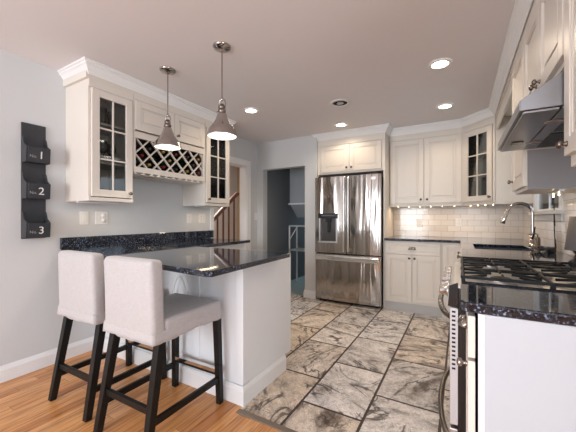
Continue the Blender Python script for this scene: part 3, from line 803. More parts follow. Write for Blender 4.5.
# ------------------------------------------------------------------ pendants
def make_pendant(h, label):
    # origin at the ceiling mount
    t = thing('pendant_lamp', label, 'pendant lamp', (0, 0, 0), 'pendant lamps over the peninsula')
    part('canopy', MB().lathe([(0, 0), (.064, 0), (.064, -.006), (.058, -.014), (.030, -.020), (.012, -.028), (.010, -.034), (0, -.034)], seg=32), 'nickel', t)
    zr = -(CZ-1.74)      # rim height
    part('rod', MB().tube([(0, 0, -.03), (0, 0, zr+.258)], .0055, 10), 'nickel', t)
    y = MB().tube([(.030, 0, zr+.178), (.031, 0, zr+.228), (.024, 0, zr+.252), (0, 0, zr+.262), (-.024, 0, zr+.252), (-.031, 0, zr+.228), (-.030, 0, zr+.178)], .0050, 8)
    y.lathe([(0, .270), (.010, .270), (.010, .250), (0, .250)], (0, 0, zr), 12)
    part('yoke', y, 'nickel', t)
    part('socket_cap', MB().lathe([(0, .226), (.013, .226), (.017, .219), (.019, .212), (.025, .209), (.025, .199), (.021, .196), (.021, .188), (.028, .185), (.028, .173), (.024, .169), (.026, .156), (0, .156)], (0, 0, zr), 24), 'bronze', t)
    prof = [(.026, .162), (.032, .156), (.036, .142), (.040, .130), (.046, .114), (.053, .100), (.062, .086), (.073, .072), (.085, .058), (.094, .043), (.100, .026), (.101, .020), (.104, .018), (.104, .006), (.106, .003), (.104, 0), (.100, .001)]
    inner = [(.098, .020), (.091, .041), (.082, .055), (.070, .069), (.059, .083), (.050, .097), (.043, .111), (.036, .130), (.0, .146)]
    part('shade', MB().lathe(prof, (0, 0, zr), 40), 'nickel', t, recalc=False)
    part('reflector', MB().lathe([(.100, .001)]+inner, (0, 0, zr), 40), 'outwhite', t, recalc=False, label='white inside of the shade')
    part('bulb', MB().lathe([(0, .012), (.035, .013), (.055, .022), (.058, .030), (.05, .045), (.02, .08), (0, .085)], (0, 0, zr), 24), 'bulb2', t, label='lit bulb')
    part('thumb_screw', MB().lathe([(0, 0), (.004, 0), (.004, .012), (.007, .013), (.007, .018), (0, .018)], (.012, -.024, zr+.10), 10, 'y').lathe([(0, 0), (.003, 0), (.003, .03), (0, .03)], (-.02, 0, zr+.18), 8, 'x'), 'bronze', t)
    d = bpy.data.lights.new('pendant_light', 'SPOT'); d.energy = 9; d.color = (1, .86, .70); d.spot_size = math.radians(125); d.spot_blend = .6; d.shadow_soft_size = .05
    lo = bpy.data.objects.new('pendant_light', d); C.objects.link(lo); lo.parent = t; lo.location = (0, 0, zr-.004)
    return t
p1 = make_pendant(0, 'brushed nickel dome pendant lamp, nearer the left wall cabinets')
p1.location = (-2.057, 1.622, CZ)
dup(p1, (-1.447, 1.59, CZ), 'brushed nickel dome pendant lamp, nearer the tile floor and ceiling lights')

# ------------------------------------------------------------------ recessed lights and ceiling speaker
def can_light(x, y, label, power=17):
    t = thing('recessed_light', label, 'ceiling light', (x, y, CZ), 'recessed ceiling lights')
    part('trim_ring', MB().lathe([(.058, -.001), (.060, -.010), (.078, -.007), (.084, -.001)], (x, y, CZ), 32), 'white', t, recalc=False)
    part('lens', MB().lathe([(0, -.007), (.059, -.007), (.059, -.001), (0, -.001)], (x, y, CZ), 32), 'bulb', t, label='lit lens')
    d = bpy.data.lights.new('downlight', 'SPOT'); d.energy = power; d.color = (1, .80, .58); d.spot_size = math.radians(150); d.spot_blend = .5; d.shadow_soft_size = .06
    lo = bpy.data.objects.new('downlight', d); C.objects.link(lo); lo.parent = t; lo.location = (0, 0, -.012)
can_light(-.138, 2.61, 'round recessed light nearest the range hood')
can_light(-.144, 3.62, 'round recessed light above the back corner of the kitchen, right of the speaker')
can_light(-2.02, 2.69, 'round recessed light beside the crown moulding of the left cabinets')
can_light(-1.33, 3.68, 'round recessed light in front of the fridge cabinet')
t = thing('ceiling_vent', 'round white ceiling vent with dark opening between the recessed lights', 'vent', (-1.085, 2.975, CZ))
part('ring', MB().lathe([(.075, -.001), (.078, -.012), (.100, -.010), (.108, -.001)], (-1.085, 2.975, CZ), 32), 'ceil', t, recalc=False)
part('opening', MB().lathe([(0, -.004), (.076, -.004), (.076, -.001), (0, -.001)], (-1.085, 2.975, CZ), 32), 'gap', t, label='dark opening')
part('cone', MB().lathe([(0, -.012), (.028, -.011), (.036, -.008), (.034, -.005), (0, -.005)], (-1.085, 2.975, CZ), 32), 'steel', t)

# ------------------------------------------------------------------ fridge
FX0, FX1, FY = -1.782, -.880, 3.87
fr = thing('refrigerator', 'stainless steel french door refrigerator with water dispenser and bottom freezer', 'refrigerator', ((FX0+FX1)/2, 4.2, 0))
part('body', MB().box(FX0+.004, FX1-.004, FY+.075, 4.55, .03, 1.715), mat('fridge_side', (.035, .035, .038), .35, var=.1), fr, .004)
part('feet', MB().box(FX0+.03, FX1-.03, FY+.09, 4.5, 0, .03), 'gap', fr)
FF = Face((0, FY+.07), (1, 0), (0, -1))
def curved_front(u0, u1, z0, z1, base, bulge, hole=None):
    # gently bowed door front
    m = MB(); N = 16; vs = []
    for i in range(N+1):
        u = u0+(u1-u0)*i/N; b = base+bulge*(1-((u-u0)/(u1-u0)*2-1)**2)
        if i in (0, N): b -= .006
        vs.append((u, b))
    k = N+1; P_ = []
    for z in (z0, z1):
        for u, b in vs: P_.append(FF.pt(u, z, b))
        for u, b in vs: P_.append(FF.pt(u, z, 0))
    fs = []
    for i in range(N):
        fs.append((i, i+1, i+1+2*k, i+2*k)); fs.append((i+k, i+1+k, i+1+3*k, i+3*k))
        fs.append((i, i+1, i+1+k, i+k)); fs.append((i+2*k, i+1+2*k, i+1+3*k, i+3*k))
    fs += [(0, k, 3*k, 2*k), (N, N+k, N+3*k, N+2*k)]
    m.add(P_, fs); return m
XM = -1.328
dz0, dz1, du0, du1 = .83, 1.235, -1.735, -1.445
# left door built around the dispenser recess
def plain(u0, u1, z0, z1): 
    m = MB(); FF.box(m, u0, u1, z0, z1, 0, .07); return m
m = MB()
FF.box(m, FX0, du0, .69, 1.735, 0, .07); FF.box(m, du1, XM-.003, .69, 1.735, 0, .07); FF.box(m, du0, du1, dz1, 1.735, 0, .07); FF.box(m, du0, du1, .69, dz0, 0, .07); FF.box(m, du0, du1, dz0, dz1, 0, .012)
ld = part('door', m, 'fridge', fr, label='left door with dispenser')
m = MB(); FF.box(m, du0, du1, dz1-.07, dz1, .012, .072); dp = part('dispenser_panel', m, 'black', ld, .003, label='black control panel')
m = MB(); FF.box(m, du0+.05, du1-.05, dz1-.040, dz1-.020, .072, .0735); part('display', m, mat('display_grey', (.10, .11, .13), .2), ld)
m = MB(); FF.box(m, du0+.01, du0+.03, dz0, dz1-.06, .012, .068); FF.box(m, du1-.03, du1-.01, dz0, dz1-.06, .012, .068); FF.box(m, du0, du1, dz0, dz0+.018, .012, .085)
part('dispenser_niche', m, 'steel', ld, .002)
m = MB(); FF.box(m, du0+.03, du1-.03, dz0+.018, dz1-.06, .012, .014); part('dispenser_back', m, mat('dark_niche', (.09, .085, .085), .3, .8, var=.1), ld)
m = MB(); FF.box(m, (du0+du1)/2-.035, (du0+du1)/2+.035, dz1-.12, dz1-.06, .02, .060); FF.box(m, (du0+du1)/2-.02, (du0+du1)/2+.02, dz0+.14, dz1-.12, .03, .042)
part('dispenser_spout', m, 'black', ld, .004)
rd = part('door', curved_front(XM+.003, FX1, .69, 1.735, .062, .012), 'fridge', fr, label='right door')
for p_ in (rd,): pass
fz_ = part('freezer_drawer', curved_front(FX0, FX1, .045, .675, .062, .014), 'fridge', fr)
m = MB(); FF.box(m, FX0+.01, FX1-.01, .595, .650, .078, .098); 
h = part('freezer_handle', m, 'chrome', fr, .008, label='long horizontal handle', seg=3)
m = MB(); FF.box(m, FX0+.02, FX1-.02, .590, .662, .060, .079); part('handle_recess', m, 'steel', h)
for a, b, dd in ((XM-.045, XM-.014, ld), (XM+.014, XM+.045, rd)):
    m = MB(); FF.box(m, a, b, .71, 1.715, .078, .10); m2 = MB()
    hh = part('door_handle', m, 'chrome', dd, .010, label='full height vertical handle', seg=4)
    m = MB(); FF.box(m, a+.006, b-.006, .72, .76, .06, .08); FF.box(m, a+.006, b-.006, 1.685, 1.725, .06, .08); part('handle_mount', m, 'steel', hh)
m = MB(); FF.box(m, XM-.004, XM+.004, .69, 1.735, .0, .04); part('center_seal', m, 'gap', fr)
m = MB(); FF.box(m, FX1-.115, FX1-.055, 1.665, 1.70, .064, .0715); bd = part('badge', m, 'chrome', rd, .001, label='small metal maker badge')
for a in (FX0+.03, FX1-.13):
    m = MB(); FF.box(m, a, a+.10, 1.735, 1.755, -.05, .03); part('hinge_cover', m, 'black', fr, .003)
m = MB(); FF.box(m, FX0+.005, FX1-.005, .675, .69, 0, .03); part('drawer_gap', m, 'gap', fr)

# cabinet over the fridge
t = thing('fridge_cabinet', 'cream two door cabinet above the refrigerator with tall side panels', 'cabinet', (-1.35, 4.3, 1.8))
FA = Face((0, 4.0), (1, 0), (0, -1))
part('side_panel', MB().box(-.872, -.846, 4.0, YB-.002, .0, ZT), 'cream', t, .002)
part('side_panel', MB().box(-1.794, -1.784, 4.0, YB-.002, 0, ZT), 'cream', t, .002)
m = MB(); FA.box(m, -1.775, -.873, 1.79, ZT, -.57, 0); part('body', m, 'cream', t)
m = MB(); FA.box(m, -1.794, -.846, 2.195, ZT, .0, .014); FA.box(m, -1.794, -1.752, 1.79, 2.195, 0, .012); FA.box(m, -.885, -.846, 1.79, 2.195, 0, .012)
part('face_frame', m, 'cream', t, .002)
d = door(FA, -1.748, -1.325, 1.815, 2.185, t); knob(FA, -1.357, 1.865, .02, d)
d = door(FA, -1.320, -.89, 1.815, 2.185, t); knob(FA, -1.288, 1.865, .02, d)
struct('trim_6', sweep([(-1.796, 4.3), (-1.796, 3.986), (-.844, 3.986), (-.844, 4.245)][0:], CROWN), 'white')
struct('trim_7', MB().box(-1.794, -.846, 3.99, YB-.01, ZT+.0005, 2.368), 'cream')

# ------------------------------------------------------------------ back uppers, corner cabinet
YU = 4.25; ZU = 1.345
FU = Face((0, YU), (1, 0), (0, -1)); DU = YB-YU-.002
t = thing('wall_cabinet', 'cream two door wall cabinet above the back counter, right of the refrigerator', 'cabinet', (-.4, YU, ZU))
m = MB(); FU.box(m, -.844, .018, ZU, ZT, -DU, 0); part('body', m, 'cream', t, .002)
m = MB(); FU.box(m, -.844, .018, 2.205, ZT, 0, .012); part('face_rail', m, 'cream', t, .002)
d = door(FU, -.825, -.413, ZU+.018, 2.195, t, st=.06); knob(FU, -.445, ZU+.065, .02, d)
d = door(FU, -.405, .012, ZU+.018, 2.195, t, st=.06); knob(FU, -.372, ZU+.065, .02, d)
part('light_rail', MB().box(-.844, .018, YU-.002, YU+.018, ZU-.025, ZU-.0005), 'cream', t, .002)
# diagonal corner cabinet : from (.02,4.25) to (.33,3.94)
a0 = Vector((.02, 4.25)); a1 = Vector((.33, 3.94)); L_ = (a1-a0).length; ud = (a1-a0)/L_; nd = Vector((-ud.y, ud.x)) * -1
if nd.y > 0: nd = -nd
nd = Vector((-abs(nd.x), -abs(nd.y)))
FD = Face(a0, ud, nd)
t = thing('corner_cabinet', 'cream diagonal corner wall cabinet with a glass paned door', 'cabinet', (.3, 4.2, ZU))
def cslab(z0, z1): return MB().prism([(.021, 4.25, z0), (.33, 3.94, z0), (XR-.002, 3.94, z0), (XR-.002, YB-.002, z0), (.021, YB-.002, z0)], (0, 0, z1-z0))
m = cslab(ZU, ZU+.018); q = cslab(ZT-.018, ZT); m.add(q.v, q.f)
m.box(.33, XR-.002, 3.94, 3.958, ZU+.018, ZT-.018).box(.021, .039, 4.25, YB-.002, ZU+.018, ZT-.018)
part('body', m, 'cream', t, .001)
q = MB().box(.04, XR-.01, YB-.02, YB-.004, ZU+.019, ZT-.019).box(XR-.02, XR-.004, 3.96, YB-.02, ZU+.019, ZT-.019)
part('lining', q, 'inside', t, label='brown inside')
for z in (ZU+.30, ZU+.58):
    part('shelf', MB().prism([(.06, 4.27, z), (.34, 3.99, z), (XR-.022, 3.99, z), (XR-.022, YB-.022, z), (.06, YB-.022, z)], (0, 0, .015)), 'inside', t)
d = glass_door(FD, .030, L_-.030, ZU+.018, 2.195, t, st=.062); knob(FD, L_-.05, ZU+.06, .02, d)
m = MB(); FD.box(m, 0, L_, 2.2, ZT, .0, .012); FD.box(m, 0, .024, ZU, 2.2, 0, .012); FD.box(m, L_-.024, L_, ZU, 2.2, 0, .012); part('face_frame', m, 'cream', t, .002)
m = MB(); FD.box(m, 0, L_, ZU-.025, ZU-.0005, -.018, .0); m.box(.33, XR-.014, 3.94, 3.955, ZU-.025, ZU-.0005); part('light_rail', m, 'cream', t, .002)

# ------------------------------------------------------------------ right wall uppers
XU = .335
FR = Face((XU, 0), (0, 1), (-1, 0)); DR = XR-XU-.002
def right_upper(name, label, y0, y1, z0, doors, kn, zt=ZT):
    t = thing(name, label, 'cabinet', (XU, (y0+y1)/2, z0))
    m = MB(); FR.box(m, y0, y1, z0, zt, -DR, 0); part('body', m, 'cream', t, .002)
    m = MB(); FR.box(m, y0, y1, 2.205, zt, 0, .012); part('face_rail', m, 'cream', t, .002)
    for (a, b, ku) in doors:
        dr = door(FR, a, b, z0+kn[1], 2.195, t, st=.058); 
        if ku: knob(FR, ku, z0+kn[0], .02, dr)
    return t
hc = right_upper('wall_cabinet', 'cream wall cabinet with a side painted shade-grey between the range hood and the sink window', 2.19, 2.64, 1.335, [(2.20, 2.63, 2.585)], (.085, .02))
part('side_panel', MB().box(XU, XR-.009, 2.1855, 2.1895, 1.335, 1.56), mat('shaded_side', (.27, .255, .26), .35, var=.03), hc, label='cream side with shade painted grey, facing the range')  # shade below the hood, painted grey over the cream side
right_upper('wall_cabinet', 'short cream two door wall cabinet directly above the range hood', 1.41, 2.185, 1.735, [(1.42, 1.795, 1.765), (1.80, 2.175, 1.83)], (.06, .02))
right_upper('wall_cabinet', 'cream wall cabinet at the right edge, nearest the camera', .95, 1.405, 1.348, [(.96, 1.398, 1.36)], (.075, .038))
# gap above window: fascia linking corner cabinet with the hood run
struct('trim_8', MB().box(XU, XU+.018, 2.645, 3.938, 2.13, ZT), 'cream', .002)
struct('trim_9', sweep([(-.842, 4.237), (.016, 4.237), (.322, 3.931), (.322, .9)][:], CROWN), 'white')
fzm = MB().box(XU-.01, XR-.004, .95, 3.939, ZT+.0005, 2.368).box(-.842, .02, YU-.008, YB-.004, ZT+.0005, 2.368)
fzm.prism([(.0205, 4.24, ZT+.0005), (.325, 3.9395, ZT+.0005), (XR-.004, 3.9395, ZT+.0005), (XR-.004, YB-.004, ZT+.0005), (.0205, YB-.004, ZT+.0005)], (0, 0, 2.368-ZT-.0005))
struct('trim_10', fzm, 'cream')

# ------------------------------------------------------------------ range hood
HY0, HY1 = 1.412, 2.183
t = thing('range_hood', 'stainless steel under cabinet range hood with sloped front over the range', 'range hood', (.45, 1.8, 1.57))
xl = .195
m = MB().prism([(xl, HY0, 1.572), (xl, HY0, 1.612), (XU-.005, HY0, 1.702), (XR-.003, HY0, 1.702), (XR-.003, HY0, 1.572)], (0, HY1-HY0, 0))
part('body', m, 'hood', t, .002)
part('light_band', MB().box(xl+.01, xl+.115, HY0+.01, HY1-.01, 1.562, 1.5715), 'hood', t, .002)
part('filter_frame', MB().box(xl+.122, XR-.03, HY0+.01, HY1-.01, 1.564, 1.5715), 'hood', t, .002)
mesh_f = mat('filter_mesh', (.05, .055, .06), .35, .8, bump=.8, bscale=300)
for a in (HY0+.05, (HY0+HY1)/2+.02):
    f_ = part('filter', MB().box(xl+.17, XR-.07, a, a+.31, 1.560, 1.5638), mesh_f, t, label='dark mesh grease filter')
    part('filter_latch', MB().tube([(xl+.30, a+.12, 1.559), (xl+.31, a+.13, 1.552), (xl+.31, a+.19, 1.552), (xl+.30, a+.20, 1.559)], .003, 6), 'chrome', f_)
for yy in (HY0+.19, HY1-.19):
    part('hood_lamp', MB().lathe([(0, -.002), (.030, -.002), (.036, 0), (0, 0)], (xl+.0625+.075, yy, 1.5618), 24), mat('lamp_lens', (.30, .24, .22), .2), t, label='round unlit lamp lens')
part('switch', MB().box(xl+.035, xl+.085, HY1-.26, HY1-.19, 1.558, 1.5615), 'black', t, .002, label='black rocker control')
part('front_lip', MB().box(xl-.003, xl, HY0, HY1, 1.572, 1.610), 'hood', t, .001)

# ------------------------------------------------------------------ tile backsplash
tag(part('tile_backsplash', MB().box(-.844, XR-.001, YB-.008, YB-.0005, CT, ZU+.0).box(XR-.01, XR-.001, YB-.009, YB-.0005, CT, ZU), 'tile_b'), 'cream glossy subway tile backsplash on the back wall', 'tiling')
m = MB().box(XR-.008, XR-.0005, 1.0, W0-.072, CT, 1.56).box(XR-.008, XR-.0005, W1+.072, YB-.010, CT, ZU).box(XR-.008, XR-.0005, W0-.072, W1+.072, CT, WZ0-.087)
tag(part('tile_backsplash', m, 'tile_r'), 'cream glossy subway tile on the right wall around the window', 'tiling')

# ------------------------------------------------------------------ base cabinets at the back and right
FB = Face((0, 3.965), (1, 0), (0, -1))
t = thing('base_cabinet', 'cream base cabinet with one drawer over two doors right of the refrigerator', 'cabinet', (-.5, 4.2, 0))
m = MB().box(-.844, -.19, 3.965, YB-.002, .11, CB_-.001); part('body', m, 'cream', t, .002)
part('toe_kick', MB().box(-.844, -.19, 3.972, YB-.002, 0, .11), mat('toe_paint', (.48, .47, .46), .45, var=.03), t)
d = door(FB, -.825, -.205, .725, .865, t, st=.028, name='drawer'); cup_pull(FB, -.515, .80, .02, d, mt='bronze')
d = door(FB, -.825, -.518, .135, .712, t, st=.05); knob(FB, -.545, .675, .02, d)
d = door(FB, -.512, -.205, .135, .712, t, st=.05); knob(FB, -.485, .675, .02, d)
t = thing('corner_base_cabinet', 'cream corner base cabinet beside the drawer cabinet, partly behind the range', 'cabinet', (.2, 4.2, 0))
part('body', MB().box(-.188, XR-.002, 3.965, YB-.002, .0, CB_-.001).box(.022, XR-.002, 3.60, 3.964, 0, CB_-.001), 'cream', t, .002)
door(FB, -.180, .015, .135, .865, t, st=.045)
FRB = Face((.022, 0), (0, 1), (-1, 0))
d = door(FRB, 3.61, 3.94, .135, .865, t, st=.05); knob(FRB, 3.66, .80, .02, d)
t = thing('sink_base_cabinet', 'cream base cabinet below the sink between the range and the corner', 'cabinet', (.3, 2.9, 0))
m = MB().box(.022, XR-.002, 2.19, 3.598, 0, .60).box(.022, .07, 2.19, 3.598, .60, CB_-.001).box(XR-.05, XR-.002, 2.19, 3.598, .6, CB_-.001).box(.07, XR-.05, 2.19, 2.21, .6, CB_-.001).box(.07, XR-.05, 3.58, 3.598, .6, CB_-.001)
part('body', m, 'cream', t, .002)
for a, b, ku in ((2.20, 2.66, None), (2.665, 3.125, 3.09), (3.135, 3.59, 3.17)):
    d = door(FRB, a, b, .135, .865, t, st=.05)
    if ku: knob(FRB, ku, .82, .02, d)
# worktop L with sink cutout
SX0, SX1, SY0, SY1 = .105, .50, 2.93, 3.50
YC = 3.93
m = MB()
m.box(-.844, SX0, YC, YB-.010, CB_, CT)
m.box(SX0, XR-.010, SY1, YB-.010, CB_, CT); m.box(0, SX0, 2.19, YC, CB_, CT)
m.box(SX0, XR-.010, 2.19, SY0, CB_, CT); m.box(SX1, XR-.010, SY0, SY1, CB_, CT)
me = m.mesh('c'); b_ = bmesh.new(); b_.from_mesh(me); bmesh.ops.remove_doubles(b_, verts=b_.verts, dist=1e-5); b_.to_mesh(me); b_.free()
tag(part('granite_countertop', me, 'granite', None), 'dark granite L shaped worktop with the sink, behind the range', 'countertop')
t = thing('sink', 'dark rimmed stainless undermount sink in the worktop below the window', 'sink', ((SX0+SX1)/2, (SY0+SY1)/2, .7))
m = MB().box(SX0-.01, SX0, SY0-.01, SY1+.01, .70, CB_-.001).box(SX1, SX1+.01, SY0-.01, SY1+.01, .70, CB_-.001).box(SX0, SX1, SY0-.01, SY0, .70, CB_-.001).box(SX0, SX1, SY1, SY1+.01, .70, CB_-.001).box(SX0, SX1, SY0, SY1, .69, .70)
part('basin', m, mat('sink_steel', (.10, .10, .11), .3, .9, var=.1), t)
part('drain', MB().lathe([(0, .003), (.03, .003), (.042, .001), (.042, 0), (0, 0)], ((SX0+SX1)/2, (SY0+SY1)/2, .7005), 20), 'chrome', t)
# faucet
fx, fy = .565, 3.46
t = thing('faucet', 'brushed nickel gooseneck pull down faucet behind the sink', 'faucet', (fx, fy, CT))
part('base', MB().lathe([(0, 0), (.030, 0), (.030, .006), (.024, .010), (.0235, .085), (.019, .095), (.0, .095)], (fx, fy, CT+.0005), 24), 'nickel', t)
pth = [(fx, fy, CT+.09), (fx, fy, CT+.298)]
R_ = .094
for i in range(1, 13):
    a = PI*i/12*.93; pth.append((fx-R_+R_*math.cos(a), fy-.01*i/12, CT+.298+R_*math.sin(a)))
lp = Vector(pth[-1]); dv = (lp-Vector(pth[-2])).normalized()
part('spout', MB().tube(pth+[tuple(lp+dv*.02)], .0135, 14), 'nickel', t)
q = lp+dv*.015
part('spray_head', MB().tube([q, q+dv*.01, q+dv*.05, q+dv*.10, q+dv*.105], [.0145, .017, .0185, .023, .018], 16), 'chrome', t)
part('handle', MB().tube([(fx-.004, fy-.024, CT+.075), (fx+.0, fy-.05, CT+.10), (fx+.0, fy-.11, CT+.175)], [.011, .009, .006], 10), 'nickel', t)
t = thing('soap_dispenser', 'short brushed nickel soap dispenser just right of the faucet', 'soap dispenser', (.575, 3.30, CT))
part('base', MB().lathe([(0, 0), (.024, 0), (.024, .005), (.019, .01), (.019, .08), (.014, .09), (0, .09)], (.575, 3.30, CT+.0005), 20), 'bronze', t)
part('pump_head', MB().tube([(.575, 3.30, CT+.085), (.575, 3.30, CT+.115), (.56, 3.30, CT+.122), (.51, 3.30, CT+.115)], [.007, .007, .007, .005], 10), 'nickel', t)
# little radio / charger and its cord
t = thing('power_adapter', 'small black charger with tangled cord on the worktop under the window', 'charger', (.575, 2.90, CT))
part('block', MB().box(.545, .605, 2.86, 2.94, CT+.001, CT+.042), 'black', t, .006)
tg = []
for i in range(60):
    a = i*.55; r_ = .045+.015*math.sin(i*.37); tg.append((.545+r_*math.cos(a)*.9, 2.93+r_*1.6*math.sin(a), CT+.007+.028*abs(math.sin(i*.9))))
part('coiled_cord', MB().tube(tg, .004, 6), 'black', t)
cp = [(.618, 2.95, CT+.050), (.618, 2.955, CT+.09), (.615, 2.97, CT+.15), (.618, 3.0, CT+.28), (.615, 2.99, CT+.40), (.60, 2.96, 1.42), (.58, 2.8, 1.46), (.56, 2.64, 1.45)]
def smooth(p, k=5):
    out = []
    for i in range(len(p)-1):
        p0, p1, p2, p3 = [Vector(p[max(0, min(len(p)-1, j))]) for j in (i-1, i, i+1, i+2)]
        for s_ in range(k):
            u = s_/k; out.append(.5*((2*p1)+(p2-p0)*u+(2*p0-5*p1+4*p2-p3)*u*u+(3*p1-3*p2+p0-p3)*u**3))
    out.append(Vector(p[-1])); return out
tag(part('hanging_cord', MB().tube(smooth(cp), .0035, 6), 'black'), 'thin black cord hanging in front of the sink window down to the worktop', 'cord')
# small table lamp at the right edge
lx, ly = .578, 2.27
t = thing('table_lamp', 'small lamp with grey tapered shade and dark base at the right edge', 'lamp', (lx, ly, CT))
part('lamp_base', MB().lathe([(0, .001), (.045, .001), (.047, .01), (.03, .025), (.018, .05), (.03, .07), (.02, .085), (.006, .09), (.006, .12), (0, .12)], (lx, ly, CT), 24), 'black', t)
part('lamp_shade', MB().lathe([(.064, .075), (.042, .265), (.040, .265), (.062, .075), (.064, .075)], (lx, ly, CT), 28), 'shade', t)

# ------------------------------------------------------------------ range
RY0, RY1 = 1.415, 2.183
t = thing('gas_range', 'stainless steel gas range with black grates and bowed handles in the right counter', 'range', (.3, 1.8, 0))
part('body', MB().box(-.008, XR-.012, RY0, RY1, .02, .8795), 'black', t, .002)
part('feet', MB().box(.02, XR-.03, RY0+.03, RY1-.03, 0, .02), 'gap', t)
FG = Face((-.009, 0), (0, 1), (-1, 0))
m = MB(); FG.box(m, RY0, RY1, .315, .80, 0, .030); od = part('oven_door', m, 'steel', t, .004)
m = MB(); FG.box(m, RY0+.10, RY1-.10, .40, .68, .030, .032); part('oven_window', m, 'black', od)
part('door_edge', MB().box(-.0375, -.0095, RY0-.0008, RY0-.0002, .319, .796), mat('satin_aluminium', (.66, .66, .69), .5, .35, var=.02), od, label='pale satin edge of the door')
m = MB()
for k in range(14): m.box(-.031, -.018, RY0-.0014, RY0-.0008, .545+k*.018, .553+k*.018)
part('vent_slots', m, 'gap', od)
m = MB(); FG.box(m, RY0, RY1, .085, .30, 0, .030); wd = part('warming_drawer', m, 'steel', t, .004)
def bow(z, out):
    p = []
    for i in range(21):
        a = i/20; y = RY0+.035+(RY1-RY0-.07)*a; p.append((-.035-out*math.sin(PI*a)**.55, y, z))
    return p
part('oven_handle', MB().tube(bow(.752, .055), .0125, 12), 'bronze', od, label='bowed dark metal handle')
part('drawer_handle', MB().tube(bow(.235, .055), .0125, 12), 'bronze', wd, label='bowed dark metal handle')
m = MB().prism([(-.009, RY0, .81), (-.050, RY0, .815), (-.040, RY0, .885), (-.009, RY0, .8795)], (0, RY1-RY0, 0))
cp_ = part('control_panel', m, 'steel', t, .003)
part('end_cap', MB().prism([(-.009, RY0-.002, .805), (-.046, RY0-.002, .805), (-.040, RY0-.002, .890), (-.009, RY0-.002, .905)], (0, .0018, 0)), 'black', cp_, label='black end cap')
for i in range(5):
    yy = RY0+.09+i*(RY1-RY0-.18)/4
    k = part('knob', MB().lathe([(0, 0), (.026, 0), (.026, .006), (.021, .008), (.019, .032), (.016, .036), (0, .036)], (-.046, yy, .850), 20, 'x'), 'chrome', cp_, label='round metal burner knob')
part('cooktop', MB().box(-.030, XR-.012, RY0, RY1, .880, .893), 'steel', t, .003)
part('rear_rail', MB().box(XR-.06, XR-.012, RY0, RY1, .8935, .925), 'steel', t, .003)
for (bx, by, r) in ((.15, RY0+.15, .045), (.46, RY0+.15, .036), (.15, RY1-.15, .040), (.46, RY1-.15, .045), (.305, (RY0+RY1)/2, .05)):
    bo = part('burner', MB().lathe([(0, 0), (r+.012, 0), (r+.010, .008), (r, .012), (0, .012)], (bx, by, .8935), 24), 'steel', t)
    part('burner_cap', MB().lathe([(0, .0), (r*.85, 0), (r*.85, .007), (r*.7, .010), (0, .010)], (bx, by, .906), 24), 'iron', bo)
gw = (RY1-RY0-.05)/3
for g in range(3):
    a = RY0+.02+g*(gw+.005); b = a+gw; cx_ = (a+b)/2
    m = MB(); z = .926; x0, x1 = .0, .59; wv = .009
    def bar(p, q, w_=wv, h_=.012): m.beam(p, q, w_, h_)
    bar((x0, a+.007, z), (x1, a+.007, z)); bar((x0, b-.007, z), (x1, b-.007, z))
    for xx in (x0+.007, (x0+x1)/2, x1-.007): bar((xx, a, z), (xx, b, z))
    for xc in ((.15, .46) if g != 1 else (.15, .46)):
        # fingers arching towards the burner centre
        for dx, dy in ((1, 0), (-1, 0), (0, 1), (0, -1)):
            far = (xc+dx*.135, cx_+dy*(gw/2-.012), z); nr = (xc+dx*.035, cx_+dy*.035, z+.006)
            bar(far, nr, .008, .011)
        for dx in (-1, 1):
            for dy in (-1, 1): bar((xc+dx*.13, cx_+dy*(gw/2-.01), z), (xc+dx*.055, cx_+dy*.05, z+.004), .007, .010)
    for xx in (x0+.01, (x0+x1)/2, x1-.01):
        for yy in (a+.008, b-.008): m.beam((xx, yy, z), (xx, yy, .8935), .013, .013, .018, .018, side=(1, 0, 0))
    part('grate', m, 'iron', t, .002)
# near cabinet & worktop
NY0, NY1 = 1.085, 1.411
t = thing('base_cabinet', 'narrow cream base cabinet with white end panel, nearest the camera at right', 'cabinet', (.35, 1.25, 0))
part('body', MB().box(.045, XR-.002, NY0, NY1, .10, CB_-.001).box(.10, XR-.002, NY0+.0, NY1, 0, .10), 'gap', t)
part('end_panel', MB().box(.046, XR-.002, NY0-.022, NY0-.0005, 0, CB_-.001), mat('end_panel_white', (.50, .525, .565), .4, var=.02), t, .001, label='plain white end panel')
part('edge_strip', MB().box(.046, .062, NY0-.0245, NY0-.022, 0, CB_-.001), 'white', t, .0005)
FN = Face((.039, 0), (0, 1), (-1, 0))
d = door(FN, NY0-.018, NY1-.004, .745, .872, t, st=.03, name='drawer'); cup_pull(FN, 1.235, .815, .02, d, wd=.105, mt='nickel')
d = door(FN, NY0-.018, NY1-.004, .11, .735, t, st=.055); knob(FN, 1.13, .70, .02, d, mt='nickel')
m = MB(); pts = [(.0, 1.085), (.012, 1.060), (XR-.002, 1.050), (XR-.002, 1.413), (.0, 1.413)]
m = MB().prism([(x, y, CB_) for x, y in pts], (0, 0, CT-CB_))
tag(part('granite_countertop', m, 'granite', None, .005, seg=3), 'short speckled granite worktop in front of the gas range, nearest the camera', 'countertop')

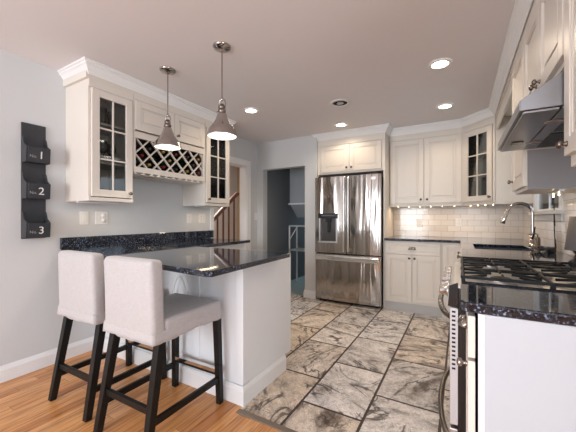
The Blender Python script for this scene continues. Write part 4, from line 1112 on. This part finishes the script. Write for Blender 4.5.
# ------------------------------------------------------------------ under cabinet lights
def uc_light(a, b, label, power, n=5):
    a = Vector(a); b = Vector(b); t = thing('under_cabinet_light', label, 'under cabinet light', (a+b)/2, 'under cabinet light strips')
    d = (b-a).normalized(); s_ = Vector((-d.y, d.x, 0))
    part('strip_housing', MB().obox(a, d, s_, (0, 0, 1), (0, (b-a).length), (-.014, .014), (-.012, -.0005)), 'white', t, .002)
    for i in range(n):
        c = a+(b-a)*((i+.5)/n)
        part('bulb', MB().lathe([(0, -.033), (.003, -.032), (.004, -.029), (.0025, -.022), (.003, -.0125), (0, -.0121)], c, 10), 'bead', t, label='small warm bead imitating a glint')  # glowing beads imitate sparkles reflected in the tile
    d_ = bpy.data.lights.new('strip_light', 'AREA'); d_.shape = 'RECTANGLE'; d_.size = (b-a).length; d_.size_y = .03; d_.energy = power; d_.color = (1, .74, .48)
    lo = bpy.data.objects.new('strip_light', d_); C.objects.link(lo); lo.parent = t; lo.location = (0, 0, -.036); lo.rotation_euler = (0, 0, math.atan2(d.y, d.x))
uc_light((-.80, 4.29, ZU), (.0, 4.29, ZU), 'warm light strip with small glint beads under the two door back wall cabinet', 2.0, 6)
uc_light((.07, 4.25, ZU), (.35, 3.975, ZU), 'warm light strip with small glint beads under the diagonal corner cabinet', 1.6, 4)
uc_light((.50, 2.25, 1.335), (.52, 2.60, 1.335), 'warm light strip under the cabinet between the hood and the window', .7, 2)
uc_light((-2.66, 1.24, ZB), (-2.66, 1.57, ZB), 'warm light strip under the near glass door cabinet on the left wall', .35, 0)
uc_light((-2.66, 2.48, ZB+.005), (-2.66, 2.83, ZB+.005), 'warm light strip under the glass door cabinet by the stairs', .45, 0)

# ------------------------------------------------------------------ stair railing seen through the cased opening
t = thing('stair_railing', 'dark cherry wood stair handrail with balusters seen through the left wall opening', 'railing', (-3.25, 3.6, 0))
sx = -3.25
rl0, rl1 = Vector((sx, 3.0, .86)), Vector((sx, 3.92, 1.57))
part('handrail', MB().beam(rl0, rl1, .055, .06, side=(1, 0, 0)).lathe([(0, -.03), (.03, -.025), (.042, 0), (.03, .03), (0, .035)], tuple(rl1+Vector((0, .02, .0))), 14), 'rail', t, .01, seg=3)
for i in range(7):
    y = 3.08+i*.13; z = .86+(y-3.0)*(.71/.92)
    part('baluster', MB().beam((sx, y, 0.0005), (sx, y, z-.02), .022, .022, side=(1, 0, 0)), 'rail', t, .003)
# storage rack in the hall
t = thing('storage_rack', 'pale metal storage rack with diagonal brace in the blue hallway', 'rack', (-2.35, 4.72, 0))
rx0, rx1, ry0, ry1 = -2.60, -2.0, 4.58, 4.85
for xx in (rx0, rx1):
    for yy in (ry0, ry1): part('post', MB().box(xx-.012, xx+.012, yy-.012, yy+.012, 0.0005, 1.02), 'penin', t)
for zz in (.60, 1.02): part('shelf', MB().box(rx0-.012, rx1+.012, ry0-.012, ry1+.012, zz, zz+.022), mat('rack_shelf', (.45, .52, .55), .5, var=.05), t)
part('brace', MB().beam((rx0, ry0-.014, .78), (rx0+.16, ry0-.014, 1.02), .012, .012), 'penin', t)
d = bpy.data.lights.new('hall_light', 'AREA'); d.size = .6; d.energy = 7; d.color = (.75, .9, 1)
lo = bpy.data.objects.new('hall_light', d); C.objects.link(lo); lo.location = (-2.3, 6.0, 2.2)
d = bpy.data.lights.new('stair_fill', 'AREA'); d.size = .6; d.energy = 34; d.color = (1, .95, .88)  # unseen lamp added to brighten the stair hall
lo = bpy.data.objects.new('stair_fill', d); C.objects.link(lo); lo.location = (-4.1, 3.6, 2.5)
